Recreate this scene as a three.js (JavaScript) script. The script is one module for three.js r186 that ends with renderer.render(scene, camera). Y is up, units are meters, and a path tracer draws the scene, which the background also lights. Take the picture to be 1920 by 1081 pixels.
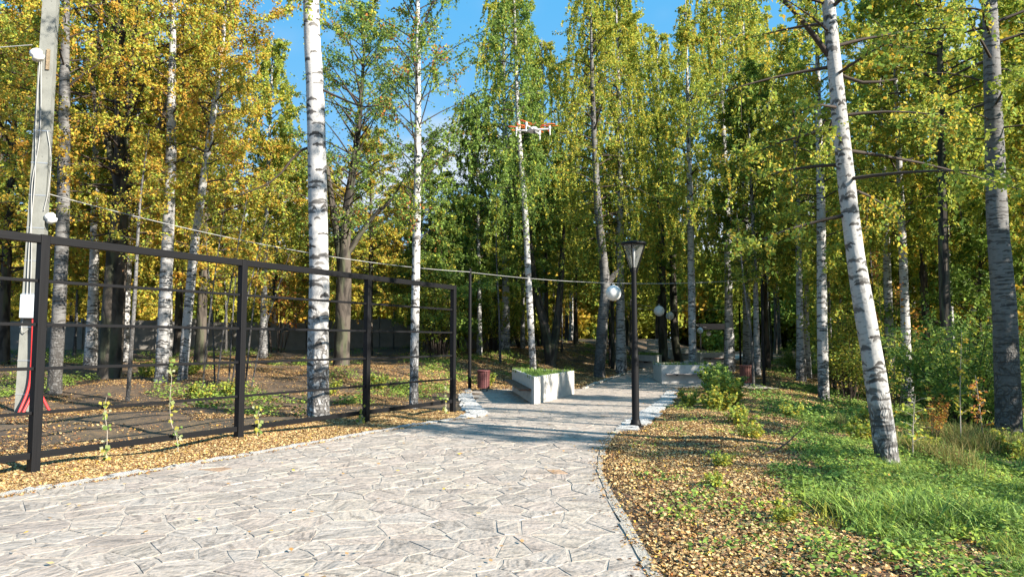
import * as THREE from 'three';
import { mergeGeometries } from 'three/addons/utils/BufferGeometryUtils.js';
import { RoundedBoxGeometry } from 'three/addons/geometries/RoundedBoxGeometry.js';

// ---------------------------------------------------------------- camera, sky, sun, exposure
const scene = new THREE.Scene();
const camera = new THREE.PerspectiveCamera(42.6, 1024 / 576, 0.1, 900);
camera.position.set(0, 1.6, 0);
camera.rotation.x = THREE.MathUtils.degToRad(4.1);
scene.add(camera);
const renderer = new THREE.WebGLRenderer({ antialias: true });
renderer.setSize(1024, 576);
renderer.toneMapping = THREE.LinearToneMapping;
renderer.toneMappingExposure = 3.5;
renderer.shadowMap.enabled = true;

const sun = new THREE.DirectionalLight(new THREE.Color(1, 0.92, 0.80), 4.2);
sun.name = 'sun';
const sunDir = new THREE.Vector3(0.83, 0.53, 0.56).normalize();
sun.position.copy(sunDir).multiplyScalar(150).add(new THREE.Vector3(0, 0, -20));
sun.target.position.set(0, 0, -20);
sun.castShadow = true;
sun.shadow.mapSize.set(4096, 4096);
Object.assign(sun.shadow.camera, { left: -70, right: 70, top: 60, bottom: -60, near: 1, far: 400 });
scene.add(sun, sun.target);

// ---------------------------------------------------------------- helpers: random, noise, curves
function rng(seed) {
  let s = seed >>> 0;
  return () => { s = (s + 0x6d2b79f5) | 0; let t = Math.imul(s ^ (s >>> 15), 1 | s); t = (t + Math.imul(t ^ (t >>> 7), 61 | t)) ^ t; return ((t ^ (t >>> 14)) >>> 0) / 4294967296; };
}
const gauss = (r) => (r() + r() + r() + r() - 2) * 0.866 * 1.0;
const hash2 = (x, y, s = 0) => { let h = Math.imul(x | 0, 374761393) + Math.imul(y | 0, 668265263) + Math.imul(s | 0, 1442695041); h = Math.imul(h ^ (h >>> 13), 1274126177); return ((h ^ (h >>> 16)) >>> 0) / 4294967296; };
function vnoise(x, y, s = 0, px = 0, py = 0) {           // value noise, with optional periods
  const ix = Math.floor(x), iy = Math.floor(y), fx = x - ix, fy = y - iy, u = fx * fx * (3 - 2 * fx), v = fy * fy * (3 - 2 * fy);
  const w = (a, p) => (p ? ((a % p) + p) % p : a);
  const a = hash2(w(ix, px), w(iy, py), s), b = hash2(w(ix + 1, px), w(iy, py), s), c = hash2(w(ix, px), w(iy + 1, py), s), d = hash2(w(ix + 1, px), w(iy + 1, py), s);
  return a + (b - a) * u + (c - a) * v + (a - b - c + d) * u * v;
}
function fbm(x, y, oct = 4, s = 0, px = 0, py = 0) { let v = 0, a = 0.5, n = 0; for (let i = 0; i < oct; i++) { v += a * vnoise(x, y, s + i * 17, px, py); n += a; a *= 0.5; x *= 2; y *= 2; px *= 2; py *= 2; } return v / n; }
const clamp = (x, a = 0, b = 1) => Math.min(b, Math.max(a, x));
const smooth = (a, b, x) => { const t = clamp((x - a) / (b - a)); return t * t * (3 - 2 * t); };
const lerp = (a, b, t) => a + (b - a) * t;
function table(tab) { return (d) => { if (d <= tab[0][0]) return tab[0][1]; for (let i = 1; i < tab.length; i++) if (d <= tab[i][0]) { const [a, va] = tab[i - 1], [b, vb] = tab[i]; return lerp(va, vb, (d - a) / (b - a)); } return tab[tab.length - 1][1]; }; }
const used = new Map();
function numbered(name) { const n = used.get(name) ?? 0; used.set(name, n + 1); return n ? name + '_' + String(n).padStart(3, '0') : name; }
function shade(o) { o.traverse((m) => { if (m.isMesh) { m.castShadow = true; m.receiveShadow = true; } }); return o; }
function thing(name, label, category, [x, y, z] = [0, 0, 0], turn = 0, group) {
  const o = new THREE.Group(); o.name = numbered(name); o.position.set(x, y, z); o.rotation.y = turn;
  o.userData = { label, category }; if (group) o.userData.group = group;
  scene.add(o); return o;
}
function part(name, geometry, material, parent) { const m = new THREE.Mesh(geometry, material); m.name = name; m.castShadow = m.receiveShadow = true; parent.add(m); return m; }
function top(name, geometry, material, data) { const m = new THREE.Mesh(geometry, material); m.name = numbered(name); m.castShadow = m.receiveShadow = true; m.userData = data; scene.add(m); return m; }
const rgb = (r, g, b) => new THREE.Color().setRGB(r, g, b);
function tex(w, h, f, srgb, rx = 1, ry = 1) {             // f(u, v, out) -> linear-ish 0..1 values
  const data = new Uint8Array(w * h * 4), o = [0, 0, 0];
  for (let y = 0; y < h; y++) for (let x = 0; x < w; x++) { f(x / w, y / h, o, x, y); const i = (y * w + x) * 4; for (let c = 0; c < 3; c++) { let v = clamp(o[c]); if (srgb) v = v <= 0.0031308 ? v * 12.92 : 1.055 * Math.pow(v, 1 / 2.4) - 0.055; data[i + c] = v * 255; } data[i + 3] = 255; }
  const t = new THREE.DataTexture(data, w, h, THREE.RGBAFormat); t.wrapS = t.wrapT = THREE.RepeatWrapping; t.magFilter = THREE.LinearFilter; t.minFilter = THREE.LinearMipmapLinearFilter; t.generateMipmaps = true;
  if (srgb) t.colorSpace = THREE.SRGBColorSpace; t.repeat.set(rx, ry); t.needsUpdate = true; return t;
}
const bx = (w, h, d, x = 0, y = 0, z = 0, r = 0) => { const g = r ? new RoundedBoxGeometry(w, h, d, 2, r) : new THREE.BoxGeometry(w, h, d); g.translate(x, y, z); return g; };

// ---------------------------------------------------------------- sky (air and thin low cloud)
{
  const W = 1024, H = 512, data = new Float32Array(W * H * 4);
  for (let y = 0; y < H; y++) for (let x = 0; x < W; x++) {
    const el = ((y + 0.5) / H - 0.5) * Math.PI, az = ((x + 0.5) / W - 0.5) * 2 * Math.PI;
    const dx = Math.cos(az) * Math.cos(el), dy = Math.sin(el), dz = Math.sin(az) * Math.cos(el);
    const up = Math.max(0, dy), k = Math.pow(1 - up, 5);
    let c = [lerp(0.026, 0.24, k), lerp(0.140, 0.30, k), lerp(0.270, 0.35, k)];
    const s = Math.max(0, dx * sunDir.x + dy * sunDir.y + dz * sunDir.z), glow = 0.10 * Math.pow(s, 6) + 0.25 * Math.pow(s, 60);
    c = [c[0] + glow, c[1] + glow * 0.95, c[2] + glow * 0.85];
    // clouds: a layer of soft cumulus, seen at a slant
    if (dy > 0.01) {
      const q = 1 / (dy + 0.12), n = fbm(dx * q * 1.6 + 9.3, dz * q * 1.6 + 4.1, 6, 5), m = smooth(0.50, 0.66, n + 0.06 * smooth(0.35, 0.05, dy)) * 0.75 * smooth(0.5, 0.22, dy);
      c = c.map((v, i) => lerp(v, [0.27, 0.28, 0.31][i], m));
    }
    if (dy < 0) { const g = smooth(0, -0.1, dy); c = c.map((v, i) => lerp(v, [0.10, 0.09, 0.06][i], g)); }
    const i = (y * W + x) * 4; data[i] = c[0]; data[i + 1] = c[1]; data[i + 2] = c[2]; data[i + 3] = 1;
  }
  const t = new THREE.DataTexture(data, W, H, THREE.RGBAFormat, THREE.FloatType);
  t.mapping = THREE.EquirectangularReflectionMapping; t.magFilter = THREE.LinearFilter; t.needsUpdate = true;
  scene.background = t; scene.environment = t;
}

// ---------------------------------------------------------------- the lie of the land; d = metres ahead of the camera = -z
const xl = table([[1, -9.2], [3, -7.9], [7.65, -5.3], [10.3, -3.8], [13, -2.45], [15.1, -1.3], [16.2, -0.68], [17, -0.55], [20, -0.85], [24, -1.25], [28.8, -1.62], [28.9, 0.2], [29.5, 2.9], [36.2, 4.7], [42.7, 6.8], [48.5, 9.6], [60, 14.2], [80, 22]]);
const xr = table([[1, 1.0], [3, 0.96], [5, 0.93], [6.9, 0.95], [9.2, 1.05], [10.6, 1.22], [12, 1.5], [13.2, 1.8], [14.3, 2.1], [16, 2.6], [29, 6.1], [30, 6.5], [30.2, 10.6], [33.6, 10.8], [34.6, 9.2], [36.2, 9.3], [42.7, 10.8], [48.5, 13.4], [60, 18], [80, 26]]);
const xlS = table([[1, -9.2], [7.65, -5.3], [13, -2.45], [16.2, -0.68], [22, -0.6], [28.8, 1.0], [36.2, 4.7], [48.5, 9.6], [60, 14.2], [140, 44]]);
const xrS = table([[1, 1.0], [6.9, 0.95], [10.6, 1.22], [14.3, 2.1], [29, 6.2], [36, 9.4], [48.5, 13.4], [60, 18], [140, 50]]);
const pathY0 = table([[0, 0], [15, 0], [18, -0.1], [22, -0.26], [26, -0.28], [36, -0.28], [47, -0.1], [65, 0.2], [120, 0.7], [200, 1.2]]);
const pathY = (d) => (pathY0(d - 0.8) + pathY0(d) + pathY0(d + 0.8)) / 3;
function groundY(x, d) {
  const L = xlS(d) - x, S = x - xrS(d), out = Math.max(0, L, S);
  let y = pathY(d);
  y += 0.85 * smooth(19, 33, d) * smooth(1.5, 9, L) + 0.5 * smooth(36, 62, d) * smooth(1, 8, L);
  y -= (0.68 * smooth(2.2, 9.5, S) + 0.9 * smooth(9, 22, S)) * smooth(75, 40, d);
  y += (vnoise(x * 0.9, d * 0.9, 3) - 0.5) * 0.13 * smooth(0.25, 1.6, out) + (vnoise(x * 0.25, d * 0.25, 4) - 0.5) * 0.3 * smooth(1.5, 6, out);
  return y;
}
const onPath = (x, d, m = 0) => x > xl(d) - m && x < xr(d) + m && d < 78;

// ---------------------------------------------------------------- ground
const groundTex = tex(1024, 1024, (u, v, o) => {
  const a = fbm(u * 10, v * 10, 5, 11, 10, 10), b = fbm(u * 60, v * 60, 3, 12, 60, 60), c = vnoise(u * 220, v * 220, 13, 220, 220);
  let t = clamp(0.35 + (a - 0.5) * 1.6 + (b - 0.5) * 0.7);
  let r = lerp(0.045, 0.105, t), g = lerp(0.032, 0.070, t), bl = lerp(0.023, 0.044, t);
  if (c > 0.72 && b > 0.42) { const k = (c - 0.72) / 0.28; r = lerp(r, 0.34, k); g = lerp(g, 0.19, k); bl = lerp(bl, 0.05, k); }
  if (c < 0.16) { r *= 0.6; g *= 0.6; bl *= 0.6; }
  o[0] = r; o[1] = g; o[2] = bl;
}, true);
const groundBump = tex(512, 512, (u, v, o) => { const h = fbm(u * 30, v * 30, 5, 21, 30, 30); o[0] = o[1] = o[2] = h; }, false);
const groundMat = new THREE.MeshStandardMaterial({ map: groundTex, bumpMap: groundBump, bumpScale: 0.05, roughness: 1, vertexColors: true });
{
  const xs = [], ds = [];
  for (let x = -14; x <= 18.01; x += 0.4) xs.push(x);
  for (let x = 19, s = 1; x < 400; x += s, s *= 1.16) xs.push(x);
  for (let x = -15, s = 1; x > -400; x -= s, s *= 1.16) xs.unshift(x);
  for (let d = -10; d <= 2; d += 1) ds.push(d);
  for (let d = 2.4; d <= 36; d += 0.4) ds.push(d);
  for (let d = 37, s = 1; d < 600; d += s, s *= 1.07) ds.push(d);
  for (let d = -14, s = 5; d > -150; d -= s, s *= 1.4) ds.unshift(d);
  const pos = [], uv = [], col = [], idx = [];
  for (const d of ds) for (const x of xs) {
    const inside = x > xl(d) + 0.15 && x < xr(d) - 0.15 && d < 78 && d > -5.5;
    pos.push(x, groundY(x, d) - (inside ? 0.03 : 0), -d); uv.push(x / 3.1, d / 3.1);
    const n = fbm(x * 0.35, d * 0.35, 4, 31), S = x - xrS(d), moss = smooth(0.5, 0.62, n) * 0.15 + (S > 0 ? smooth(3, 7, S) * 0.8 * smooth(0.3, 0.5, n) : 0);
    col.push(lerp(1.15, 0.75, clamp(moss)), lerp(1.1, 1.25, clamp(moss)), lerp(1, 0.7, clamp(moss)));
  }
  const nx = xs.length;
  for (let j = 0; j < ds.length - 1; j++) for (let i = 0; i < nx - 1; i++) { const a = j * nx + i, b = a + 1, c = a + nx, e = c + 1; idx.push(a, b, c, b, e, c); }
  const g = new THREE.BufferGeometry();
  g.setAttribute('position', new THREE.Float32BufferAttribute(pos, 3)); g.setAttribute('uv', new THREE.Float32BufferAttribute(uv, 2)); g.setAttribute('color', new THREE.Float32BufferAttribute(col, 3));
  g.setIndex(idx); g.computeVertexNormals();
  top('ground', g, groundMat, { kind: 'structure', label: 'brown woodland soil strewn with leaf crumbs' });
}

// ---------------------------------------------------------------- footpath: mortar bed, flagstones, edging
const mortarTex = tex(512, 512, (u, v, o) => { const n = fbm(u * 24, v * 24, 5, 41, 24, 24), f = vnoise(u * 200, v * 200, 42, 200, 200); const k = 0.86 + (n - 0.5) * 0.5 + (f - 0.5) * 0.12; o[0] = 0.405 * k; o[1] = 0.35 * k; o[2] = 0.295 * k; }, true);
const mortarMat = new THREE.MeshStandardMaterial({ map: mortarTex, roughness: 0.95, bumpMap: groundBump, bumpScale: 0.012 });
const stoneTex = tex(1024, 1024, (u, v, o) => {
  const w = fbm(u * 8, v * 8, 3, 55, 8, 8) * 3, a = fbm(u * 12 + w, v * 56, 4, 51), b = fbm(u * 90, v * 90, 3, 52, 90, 90), c = fbm(u * 6, v * 6, 3, 53, 6, 6), e = fbm(u * 15 + w, v * 15, 4, 58);
  let k = 0.90 + (a - 0.5) * 0.55 + (b - 0.5) * 0.45 + (c - 0.5) * 0.5; if (a < 0.36) k *= 0.72; const sm = smooth(0.54, 0.66, e) * 0.35;      // cement smeared over the stone
  o[0] = lerp(0.78 * k, 0.95, sm); o[1] = lerp(0.78 * k, 0.925, sm); o[2] = lerp(0.78 * k, 0.88, sm);
}, true);
const stoneBump = tex(512, 512, (u, v, o) => { const w = fbm(u * 8, v * 8, 3, 55, 8, 8) * 3, h = 0.6 * fbm(u * 8 + w, v * 30, 4, 51) + 0.4 * fbm(u * 60, v * 60, 3, 57, 60, 60); o[0] = o[1] = o[2] = h; }, false);
const stoneMat = new THREE.MeshStandardMaterial({ map: stoneTex, bumpMap: stoneBump, bumpScale: 0.02, roughness: 0.88, vertexColors: true });
const footpath = thing('footpath', 'pale crazy paving footpath winding into the wood', undefined); delete footpath.userData.category; footpath.userData.kind = 'structure';
{
  const pos = [], uv = [], idx = [], N = 12; let rows = 0;
  for (let d = -6; d <= 78; d += d < 40 ? 0.3 : 1.0) { const a = xl(d), b = xr(d); for (let i = 0; i <= N; i++) { const x = lerp(a, b, i / N); pos.push(x, pathY(d) + 0.006, -d); uv.push(x / 1.7, d / 1.7); } rows++; }
  for (let j = 0; j < rows - 1; j++) for (let i = 0; i < N; i++) { const a = j * (N + 1) + i, b = a + 1, c = a + N + 1, e = c + 1; idx.push(a, b, c, b, e, c); }
  const g = new THREE.BufferGeometry(); g.setAttribute('position', new THREE.Float32BufferAttribute(pos, 3)); g.setAttribute('uv', new THREE.Float32BufferAttribute(uv, 2)); g.setIndex(idx); g.computeVertexNormals();
  part('mortar_bed', g, mortarMat, footpath);
}
{
  const r = rng(77), seeds = [], cell = 0.285;
  for (let d = -4; d < 46; d += cell) for (let x = -9.4; x < 12; x += cell) {
    if (r() < 0.16) continue;
    const sx = x + (r() - 0.5) * cell * 1.05, sd = d + (r() - 0.5) * cell * 1.05;
    if (sx > xl(sd) + 0.06 && sx < xr(sd) - 0.06) seeds.push([sx, sd, (r() - 0.5) * 0.05, 0]);
  }
  const n0 = seeds.length;
  for (let i = 0; i < n0; i++) {                                  // ghost seeds mirrored over the edges keep the stones inside
    const [x, d] = seeds[i];
    for (const f of [xl, xr]) { const e = f(d), s = (f(d + 0.15) - f(d - 0.15)) / 0.3, k = (x - e) / (1 + s * s); if (Math.abs(k) < 0.9 && Math.abs(s) < 6) seeds.push([x - 2 * k, d + 2 * k * s, 0, 1]); }
  }
  const buckets = new Map(), key = (a, b) => a * 1000 + b;
  seeds.forEach((s, i) => { const k = key(Math.floor(s[0]) + 100, Math.floor(s[1]) + 20); if (!buckets.has(k)) buckets.set(k, []); buckets.get(k).push(i); });
  const stones = [];
  for (let i = 0; i < n0; i++) {
    const [x, d, w] = seeds[i]; let poly = [[-0.5, -0.5], [0.5, -0.5], [0.5, 0.5], [-0.5, 0.5]];
    const joint = 0.004 + r() * r() * 0.018;
    for (let a = -1; a <= 1; a++) for (let b = -1; b <= 1; b++) for (const j of buckets.get(key(Math.floor(x) + 100 + a, Math.floor(d) + 20 + b)) ?? []) {
      if (j === i) continue;
      const dx = seeds[j][0] - x, dd = seeds[j][1] - d, l = Math.hypot(dx, dd); if (l > 1.4 || l < 0.03) continue;
      const nx = dx / l, nd = dd / l, lim = l / 2 + (seeds[j][3] ? -0.01 : (w - seeds[j][2])) - joint, out = [];
      for (let k = 0; k < poly.length; k++) {
        const p = poly[k], q = poly[(k + 1) % poly.length], fp = p[0] * nx + p[1] * nd - lim, fq = q[0] * nx + q[1] * nd - lim;
        if (fp <= 0) out.push(p);
        if (fp * fq < 0) { const t = fp / (fp - fq); out.push([lerp(p[0], q[0], t), lerp(p[1], q[1], t)]); }
      }
      poly = out; if (poly.length < 3) break;
    }
    if (poly.length < 3) continue;
    let area = 0; poly.forEach((p, k) => { const q = poly[(k + 1) % poly.length]; area += p[0] * q[1] - p[1] * q[0]; });
    if (Math.abs(area) / 2 < 0.012) continue;
    // drop slivers of edges and jitter the corners a touch
    poly = poly.filter((p, k) => { const q = poly[(k + 1) % poly.length]; return Math.hypot(p[0] - q[0], p[1] - q[1]) > 0.025; });
    poly = poly.flatMap((p, k) => { const q = poly[(k + 1) % poly.length], l = Math.hypot(p[0] - q[0], p[1] - q[1]); if (l < 0.09) return [p]; const t = 0.35 + 0.3 * r(), j = (r() - 0.55) * Math.min(0.03, l * 0.12), nx = -(q[1] - p[1]) / l, nd = (q[0] - p[0]) / l; return [p, [lerp(p[0], q[0], t) - nx * j, lerp(p[1], q[1], t) - nd * j]]; });
    if (poly.length >= 3) stones.push({ x, d, poly, area: Math.abs(area) / 2, r: r(), r2: r(), r3: r(), r4: r() });
  }
  const tints = [[0.46, 0.395, 0.335], [0.435, 0.375, 0.322], [0.465, 0.40, 0.333], [0.445, 0.39, 0.338], [0.405, 0.35, 0.30], [0.46, 0.385, 0.325], [0.445, 0.373, 0.318]];
  const build = (list) => {
    const pos = [], uv = [], col = [];
    for (const s of list) {
      let t = tints[Math.floor(s.r * tints.length)]; const m = 0.90 + s.r2 * 0.16; t = t.map((v) => v * m); if (s.r4 > 0.997) t = [0.46, 0.30, 0.19];
      const base = pathY(s.d), h = 0.009 + s.r3 * 0.004, tx = (s.r4 - 0.5) * 0.02, td = (s.r - 0.5) * 0.02, ca = Math.cos(s.r2 * 6.28), sa = Math.sin(s.r2 * 6.28);
      const V = (p, y) => [s.x + p[0], y, -(s.d + p[1])], P = (p) => V(p, base + h + (p[0] * tx + p[1] * td));
      const inner = s.poly.map((p) => { const l = Math.hypot(p[0], p[1]); const k = Math.max(0.6, (l - 0.007) / l); return [p[0] * k, p[1] * k]; });
      const face = (a, b, c) => { for (const q of [a, b, c]) { pos.push(q[0], q[1], q[2]); const ux = (q[0] - s.x), uy = (q[2] + s.d); uv.push((ux * ca - uy * sa) / 1.9 + s.r * 7, (ux * sa + uy * ca) / 1.9 + s.r3 * 5); col.push(...t); } };
      for (let k = 0; k < inner.length; k++) {
        const a = inner[k], b = inner[(k + 1) % inner.length], A = s.poly[k], B = s.poly[(k + 1) % s.poly.length];
        face(P([0, 0]), P(a), P(b));
        face(P(a), V(A, base + 0.002), P(b)); face(P(b), V(A, base + 0.002), V(B, base + 0.002));
      }
    }
    const g = new THREE.BufferGeometry(); g.setAttribute('position', new THREE.Float32BufferAttribute(pos, 3)); g.setAttribute('uv', new THREE.Float32BufferAttribute(uv, 2)); g.setAttribute('color', new THREE.Float32BufferAttribute(col, 3)); g.computeVertexNormals(); return g;
  };
  const size = (s) => { const v = Math.abs(s.x / s.d) < 0.69 && s.d > 4.75 ? 1 : 0; return v * s.area / (s.d ** 3); };
  stones.sort((a, b) => size(b) - size(a));
  for (const s of stones.slice(0, 300)) part('paving_stone', build([s]), stoneMat, footpath);
  part('paving_stones_beyond', build(stones.slice(300)), stoneMat, footpath).userData.kind = 'stuff';
}
// edging: rough white limestone blocks on mortar
const whiteTex = tex(256, 256, (u, v, o) => { const n = fbm(u * 10, v * 10, 5, 61, 10, 10), k = 0.45 + (n - 0.5) * 0.4; o[0] = k; o[1] = k * 0.985; o[2] = k * 0.95; }, true);
const edgeMat = new THREE.MeshStandardMaterial({ map: whiteTex, bumpMap: groundBump, bumpScale: 0.02, roughness: 0.95 });
const edgeGrey = new THREE.MeshStandardMaterial({ map: whiteTex, color: rgb(0.85, 0.79, 0.70), bumpMap: groundBump, bumpScale: 0.01, roughness: 0.95 });
{
  const r = rng(5);
  const rock = (l, w, h) => { const q = Math.min(1, w / 0.16); const g = new THREE.BoxGeometry(l, h, w, 4, 2, 3), p = g.attributes.position, ph = r() * 50; for (let i = 0; i < p.count; i++) { const x = p.getX(i), y = p.getY(i), z = p.getZ(i), e = (a, s) => (vnoise(a * 3 + ph, (x + z) * 9 + s * 7 + y * 12, 6) - 0.5); p.setXYZ(i, x + e(z * 8, 1) * 0.06 * q, y + (y > 0 ? e(x * 8 + z * 5, 2) * h * 0.9 * q : 0), z + e(x * 8, 3) * 0.07 * q * q); } g.computeVertexNormals(); return g; };
  const lay = (k, f, d0, d1, w, h, side, mat, len) => {
    for (let d = d0; d < d1;) {
      const s = f(d + 0.1) - f(d - 0.1), sl = s / 0.2, l = len * (0.7 + r() * 0.7), stepd = l / Math.hypot(1, sl), dm = d + stepd / 2, W = w(dm) * (0.75 + r() * 0.5);
      const nx = 1 / Math.hypot(1, sl), x = f(dm) + side * W / 2 * nx, dd = dm - side * sl * nx * W / 2;
      const m = part('edging_stone', rock(l * 1.03, W, h * (0.8 + r() * 0.5)), mat, k); m.position.set(x, Math.max(pathY(dd), 0 * groundY(x, dd) + pathY(dd)) + h * 0.25, -dd); m.rotation.y = Math.atan2(1, sl) ; d += stepd;
    }
  };
  const kl = thing('path_edging', 'rough white stone edging between the fence verge and the paving', undefined); delete kl.userData.category; kl.userData.kind = 'structure';
  lay(kl, xl, -2, 15.6, table([[3, 0.15], [10, 0.12], [13, 0.12], [15.6, 0.2]]), 0.04, -1, edgeMat, 0.34);
  lay(kl, xl, 15.7, 28.4, table([[15.7, 0.3], [18, 0.46], [26, 0.42], [28.4, 0.3]]), 0.07, -1, edgeMat, 0.3);
  const kr = thing('path_edging', 'narrow light concrete edging curving past the leaf litter to the lamp', undefined); delete kr.userData.category; kr.userData.kind = 'structure';
  lay(kr, xr, -3, 13.3, () => 0.075, 0.02, 1, edgeGrey, 0.9);
  lay(kr, xr, 13.4, 28.6, table([[13.4, 0.34], [15, 0.42], [22, 0.42], [28.6, 0.4]]), 0.05, 1, edgeMat, 0.3);
  const kf = thing('path_edging', 'low grey edging strip along the far bend of the path', undefined); delete kf.userData.category; kf.userData.kind = 'structure';
  lay(kf, xl, 29.6, 50, () => 0.16, 0.08, -1, edgeGrey, 1.1);
}

// ---------------------------------------------------------------- bark
function birchTex(seed, o) {
  const r = rng(seed), marks = [];
  for (let i = 0; i < o.marks; i++) marks.push([r(), r(), o.mw * (0.35 + r() * 0.9), o.mh * (0.5 + r() * 0.9), 0.72 + 0.28 * r(), 0.1 + 0.9 * r()]);
  const rows = 64, by = Array.from({ length: rows }, () => []);
  marks.forEach((m) => { for (let k = -2; k <= 2; k++) by[(Math.floor(m[1] * rows) + k + rows) % rows].push(m); });
  const f = (u, v) => {                                            // -> [darkness, roughened share]
    let dark = 0; const wob = (vnoise(u * 24, v * 300, seed) - 0.5);
    for (const m of by[Math.min(rows - 1, Math.floor(v * rows))]) { let du = Math.abs(u - m[0]); du = Math.min(du, 1 - du) / m[2]; if (du < 1) { const c = m[1] + (1 - du * du) * m[3] * m[5] + wob * 0.0016, t = Math.abs(v - c) / (m[3] * 0.62 * Math.sqrt(1.02 - du * du) * (0.6 + 0.8 * vnoise(u * 40, m[1] * 90, 5)) + 0.0003); if (t < 1) dark = Math.max(dark, m[4] * smooth(1, 0.45, t)); } }
    const len = smooth(0.68, 0.80, vnoise(u * 14, v * o.len, seed + 3, 14)) * o.lenK;
    const foot = smooth(o.foot * 1.25, o.foot * 0.35, v + (fbm(u * 8, v * 60, 3, seed + 4, 8) - 0.5) * o.foot * 1.2);
    const wv = vnoise(u * 6, v * 120, 8, 6) * 1.2, n1 = fbm(u * 16 + wv, v * 95, 3, seed + 5), n2 = fbm(u * 26 + wv, v * 150, 2, seed + 6), fis = Math.max(smooth(0.13, 0.03, Math.abs(n1 - 0.5)), 0.85 * smooth(0.10, 0.03, Math.abs(n2 - 0.5)));
    return [clamp(Math.max(dark, len)), foot * fis, vnoise(u * 5, v * 16, seed + 7, 5)];
  };
  const map = tex(512, 2048, (u, v, c) => {
    const [d, ft, n] = f(u, v), g = fbm(u * 40, v * 500, 3, seed + 9, 40), k = o.tone * (0.92 + (n - 0.5) * o.blotch + (g - 0.5) * 0.16);
    let R = k, G = k * 0.975, B = k * 0.95; const t = clamp(Math.max(d, ft * 0.93));
    c[0] = lerp(R, 0.028, t); c[1] = lerp(G, 0.024, t); c[2] = lerp(B, 0.021, t);
  }, true);
  const bump = tex(256, 1024, (u, v, c) => { const [d, ft] = f(u, v); c[0] = c[1] = c[2] = clamp(0.8 - 0.25 * d - 0.75 * ft + (fbm(u * 20, v * 200, 2, seed + 2, 20) - 0.5) * 0.2); }, false);
  return new THREE.MeshStandardMaterial({ map, bumpMap: bump, bumpScale: 0.02, roughness: 0.8 });
}
const TRUNK_V = 14;                                               // metres of trunk per texture
const barkWhite = birchTex(101, { marks: 340, mw: 0.125, mh: 0.0052, len: 900, lenK: 0.16, foot: 0.18, tone: 0.45, blotch: 0.14 });
const barkRing = birchTex(202, { marks: 420, mw: 0.13, mh: 0.0036, len: 800, lenK: 0.34, foot: 0.085, tone: 0.38, blotch: 0.3 });
const barkGrey = birchTex(303, { marks: 520, mw: 0.14, mh: 0.0019, len: 700, lenK: 0.5, foot: 0.18, tone: 0.14, blotch: 0.55 });
const darkBark = (() => {
  const f = (u, v) => fbm(u * 11 + fbm(u * 5, v * 12, 3, 71, 5, 12) * 3, v * 26, 4, 72, 0);
  const map = tex(256, 1024, (u, v, c) => { const h = smooth(0.3, 0.68, f(u, v)), n = fbm(u * 7, v * 9, 3, 73, 7, 9), m = smooth(0.55, 0.75, n); const R = lerp(0.020, 0.082, h), G = lerp(0.016, 0.067, h), B = lerp(0.013, 0.054, h); c[0] = lerp(R, R * 0.85, m); c[1] = lerp(G, G * 1.12, m); c[2] = lerp(B, B * 0.8, m); }, true);
  const bump = tex(256, 1024, (u, v, c) => { c[0] = c[1] = c[2] = f(u, v); }, false);
  return new THREE.MeshStandardMaterial({ map, bumpMap: bump, bumpScale: 0.04, roughness: 0.95 });
})();
const twigMat = new THREE.MeshStandardMaterial({ color: rgb(0.045, 0.032, 0.024), roughness: 0.9 });
const paleTwigMat = new THREE.MeshStandardMaterial({ color: rgb(0.34, 0.30, 0.25), roughness: 0.9 });

// tapered, bent tube through [x, y, z, radius] points
function limb(pts, { seg = 8, step = 0.5, rough = 0, seed = 1, cap = true } = {}) {
  const c = new THREE.CatmullRomCurve3(pts.map((p) => new THREE.Vector3(p[0], p[1], p[2])), false, 'catmullrom', 0.5);
  const len = c.getLength(), n = Math.max(2, Math.ceil(len / step)), pos = [], uv = [], idx = [], nor = [];
  const rad = (t) => { const k = t * (pts.length - 1), i = Math.min(pts.length - 2, Math.floor(k)); return lerp(pts[i][3], pts[i + 1][3], k - i); };
  const p = new THREE.Vector3(), tg = new THREE.Vector3(), a = new THREE.Vector3(), b = new THREE.Vector3(), ref = new THREE.Vector3(0, 0, 1);
  c.getTangent(0, tg); if (Math.abs(tg.z) > 0.9) ref.set(1, 0, 0);
  let run = 0; const last = new THREE.Vector3();
  for (let i = 0; i <= n; i++) {
    const t = i / n; c.getPoint(t, p); if (i) run += last.distanceTo(p); last.copy(p); c.getTangent(t, tg); a.crossVectors(tg, ref).normalize(); b.crossVectors(tg, a).normalize(); const R = rad(t);
    for (let k = 0; k <= seg; k++) {
      const an = (k % seg) / seg * Math.PI * 2, q = 1 + (rough ? (vnoise(k % seg * 0.9, i * 0.6, seed) - 0.5) * rough : 0), ca = Math.cos(an), sa = Math.sin(an);
      const nx = a.x * ca + b.x * sa, ny = a.y * ca + b.y * sa, nz = a.z * ca + b.z * sa;
      pos.push(p.x + nx * R * q, p.y + ny * R * q, p.z + nz * R * q); nor.push(nx, ny, nz); uv.push(k / seg, run / TRUNK_V);
    }
  }
  for (let i = 0; i < n; i++) for (let k = 0; k < seg; k++) { const A = i * (seg + 1) + k, B = A + seg + 1; idx.push(A, A + 1, B, A + 1, B + 1, B); }
  const g = new THREE.BufferGeometry(); g.setAttribute('position', new THREE.Float32BufferAttribute(pos, 3)); g.setAttribute('normal', new THREE.Float32BufferAttribute(nor, 3)); g.setAttribute('uv', new THREE.Float32BufferAttribute(uv, 2)); g.setIndex(idx);
  if (rough) g.computeVertexNormals();
  return g;
}
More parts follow.
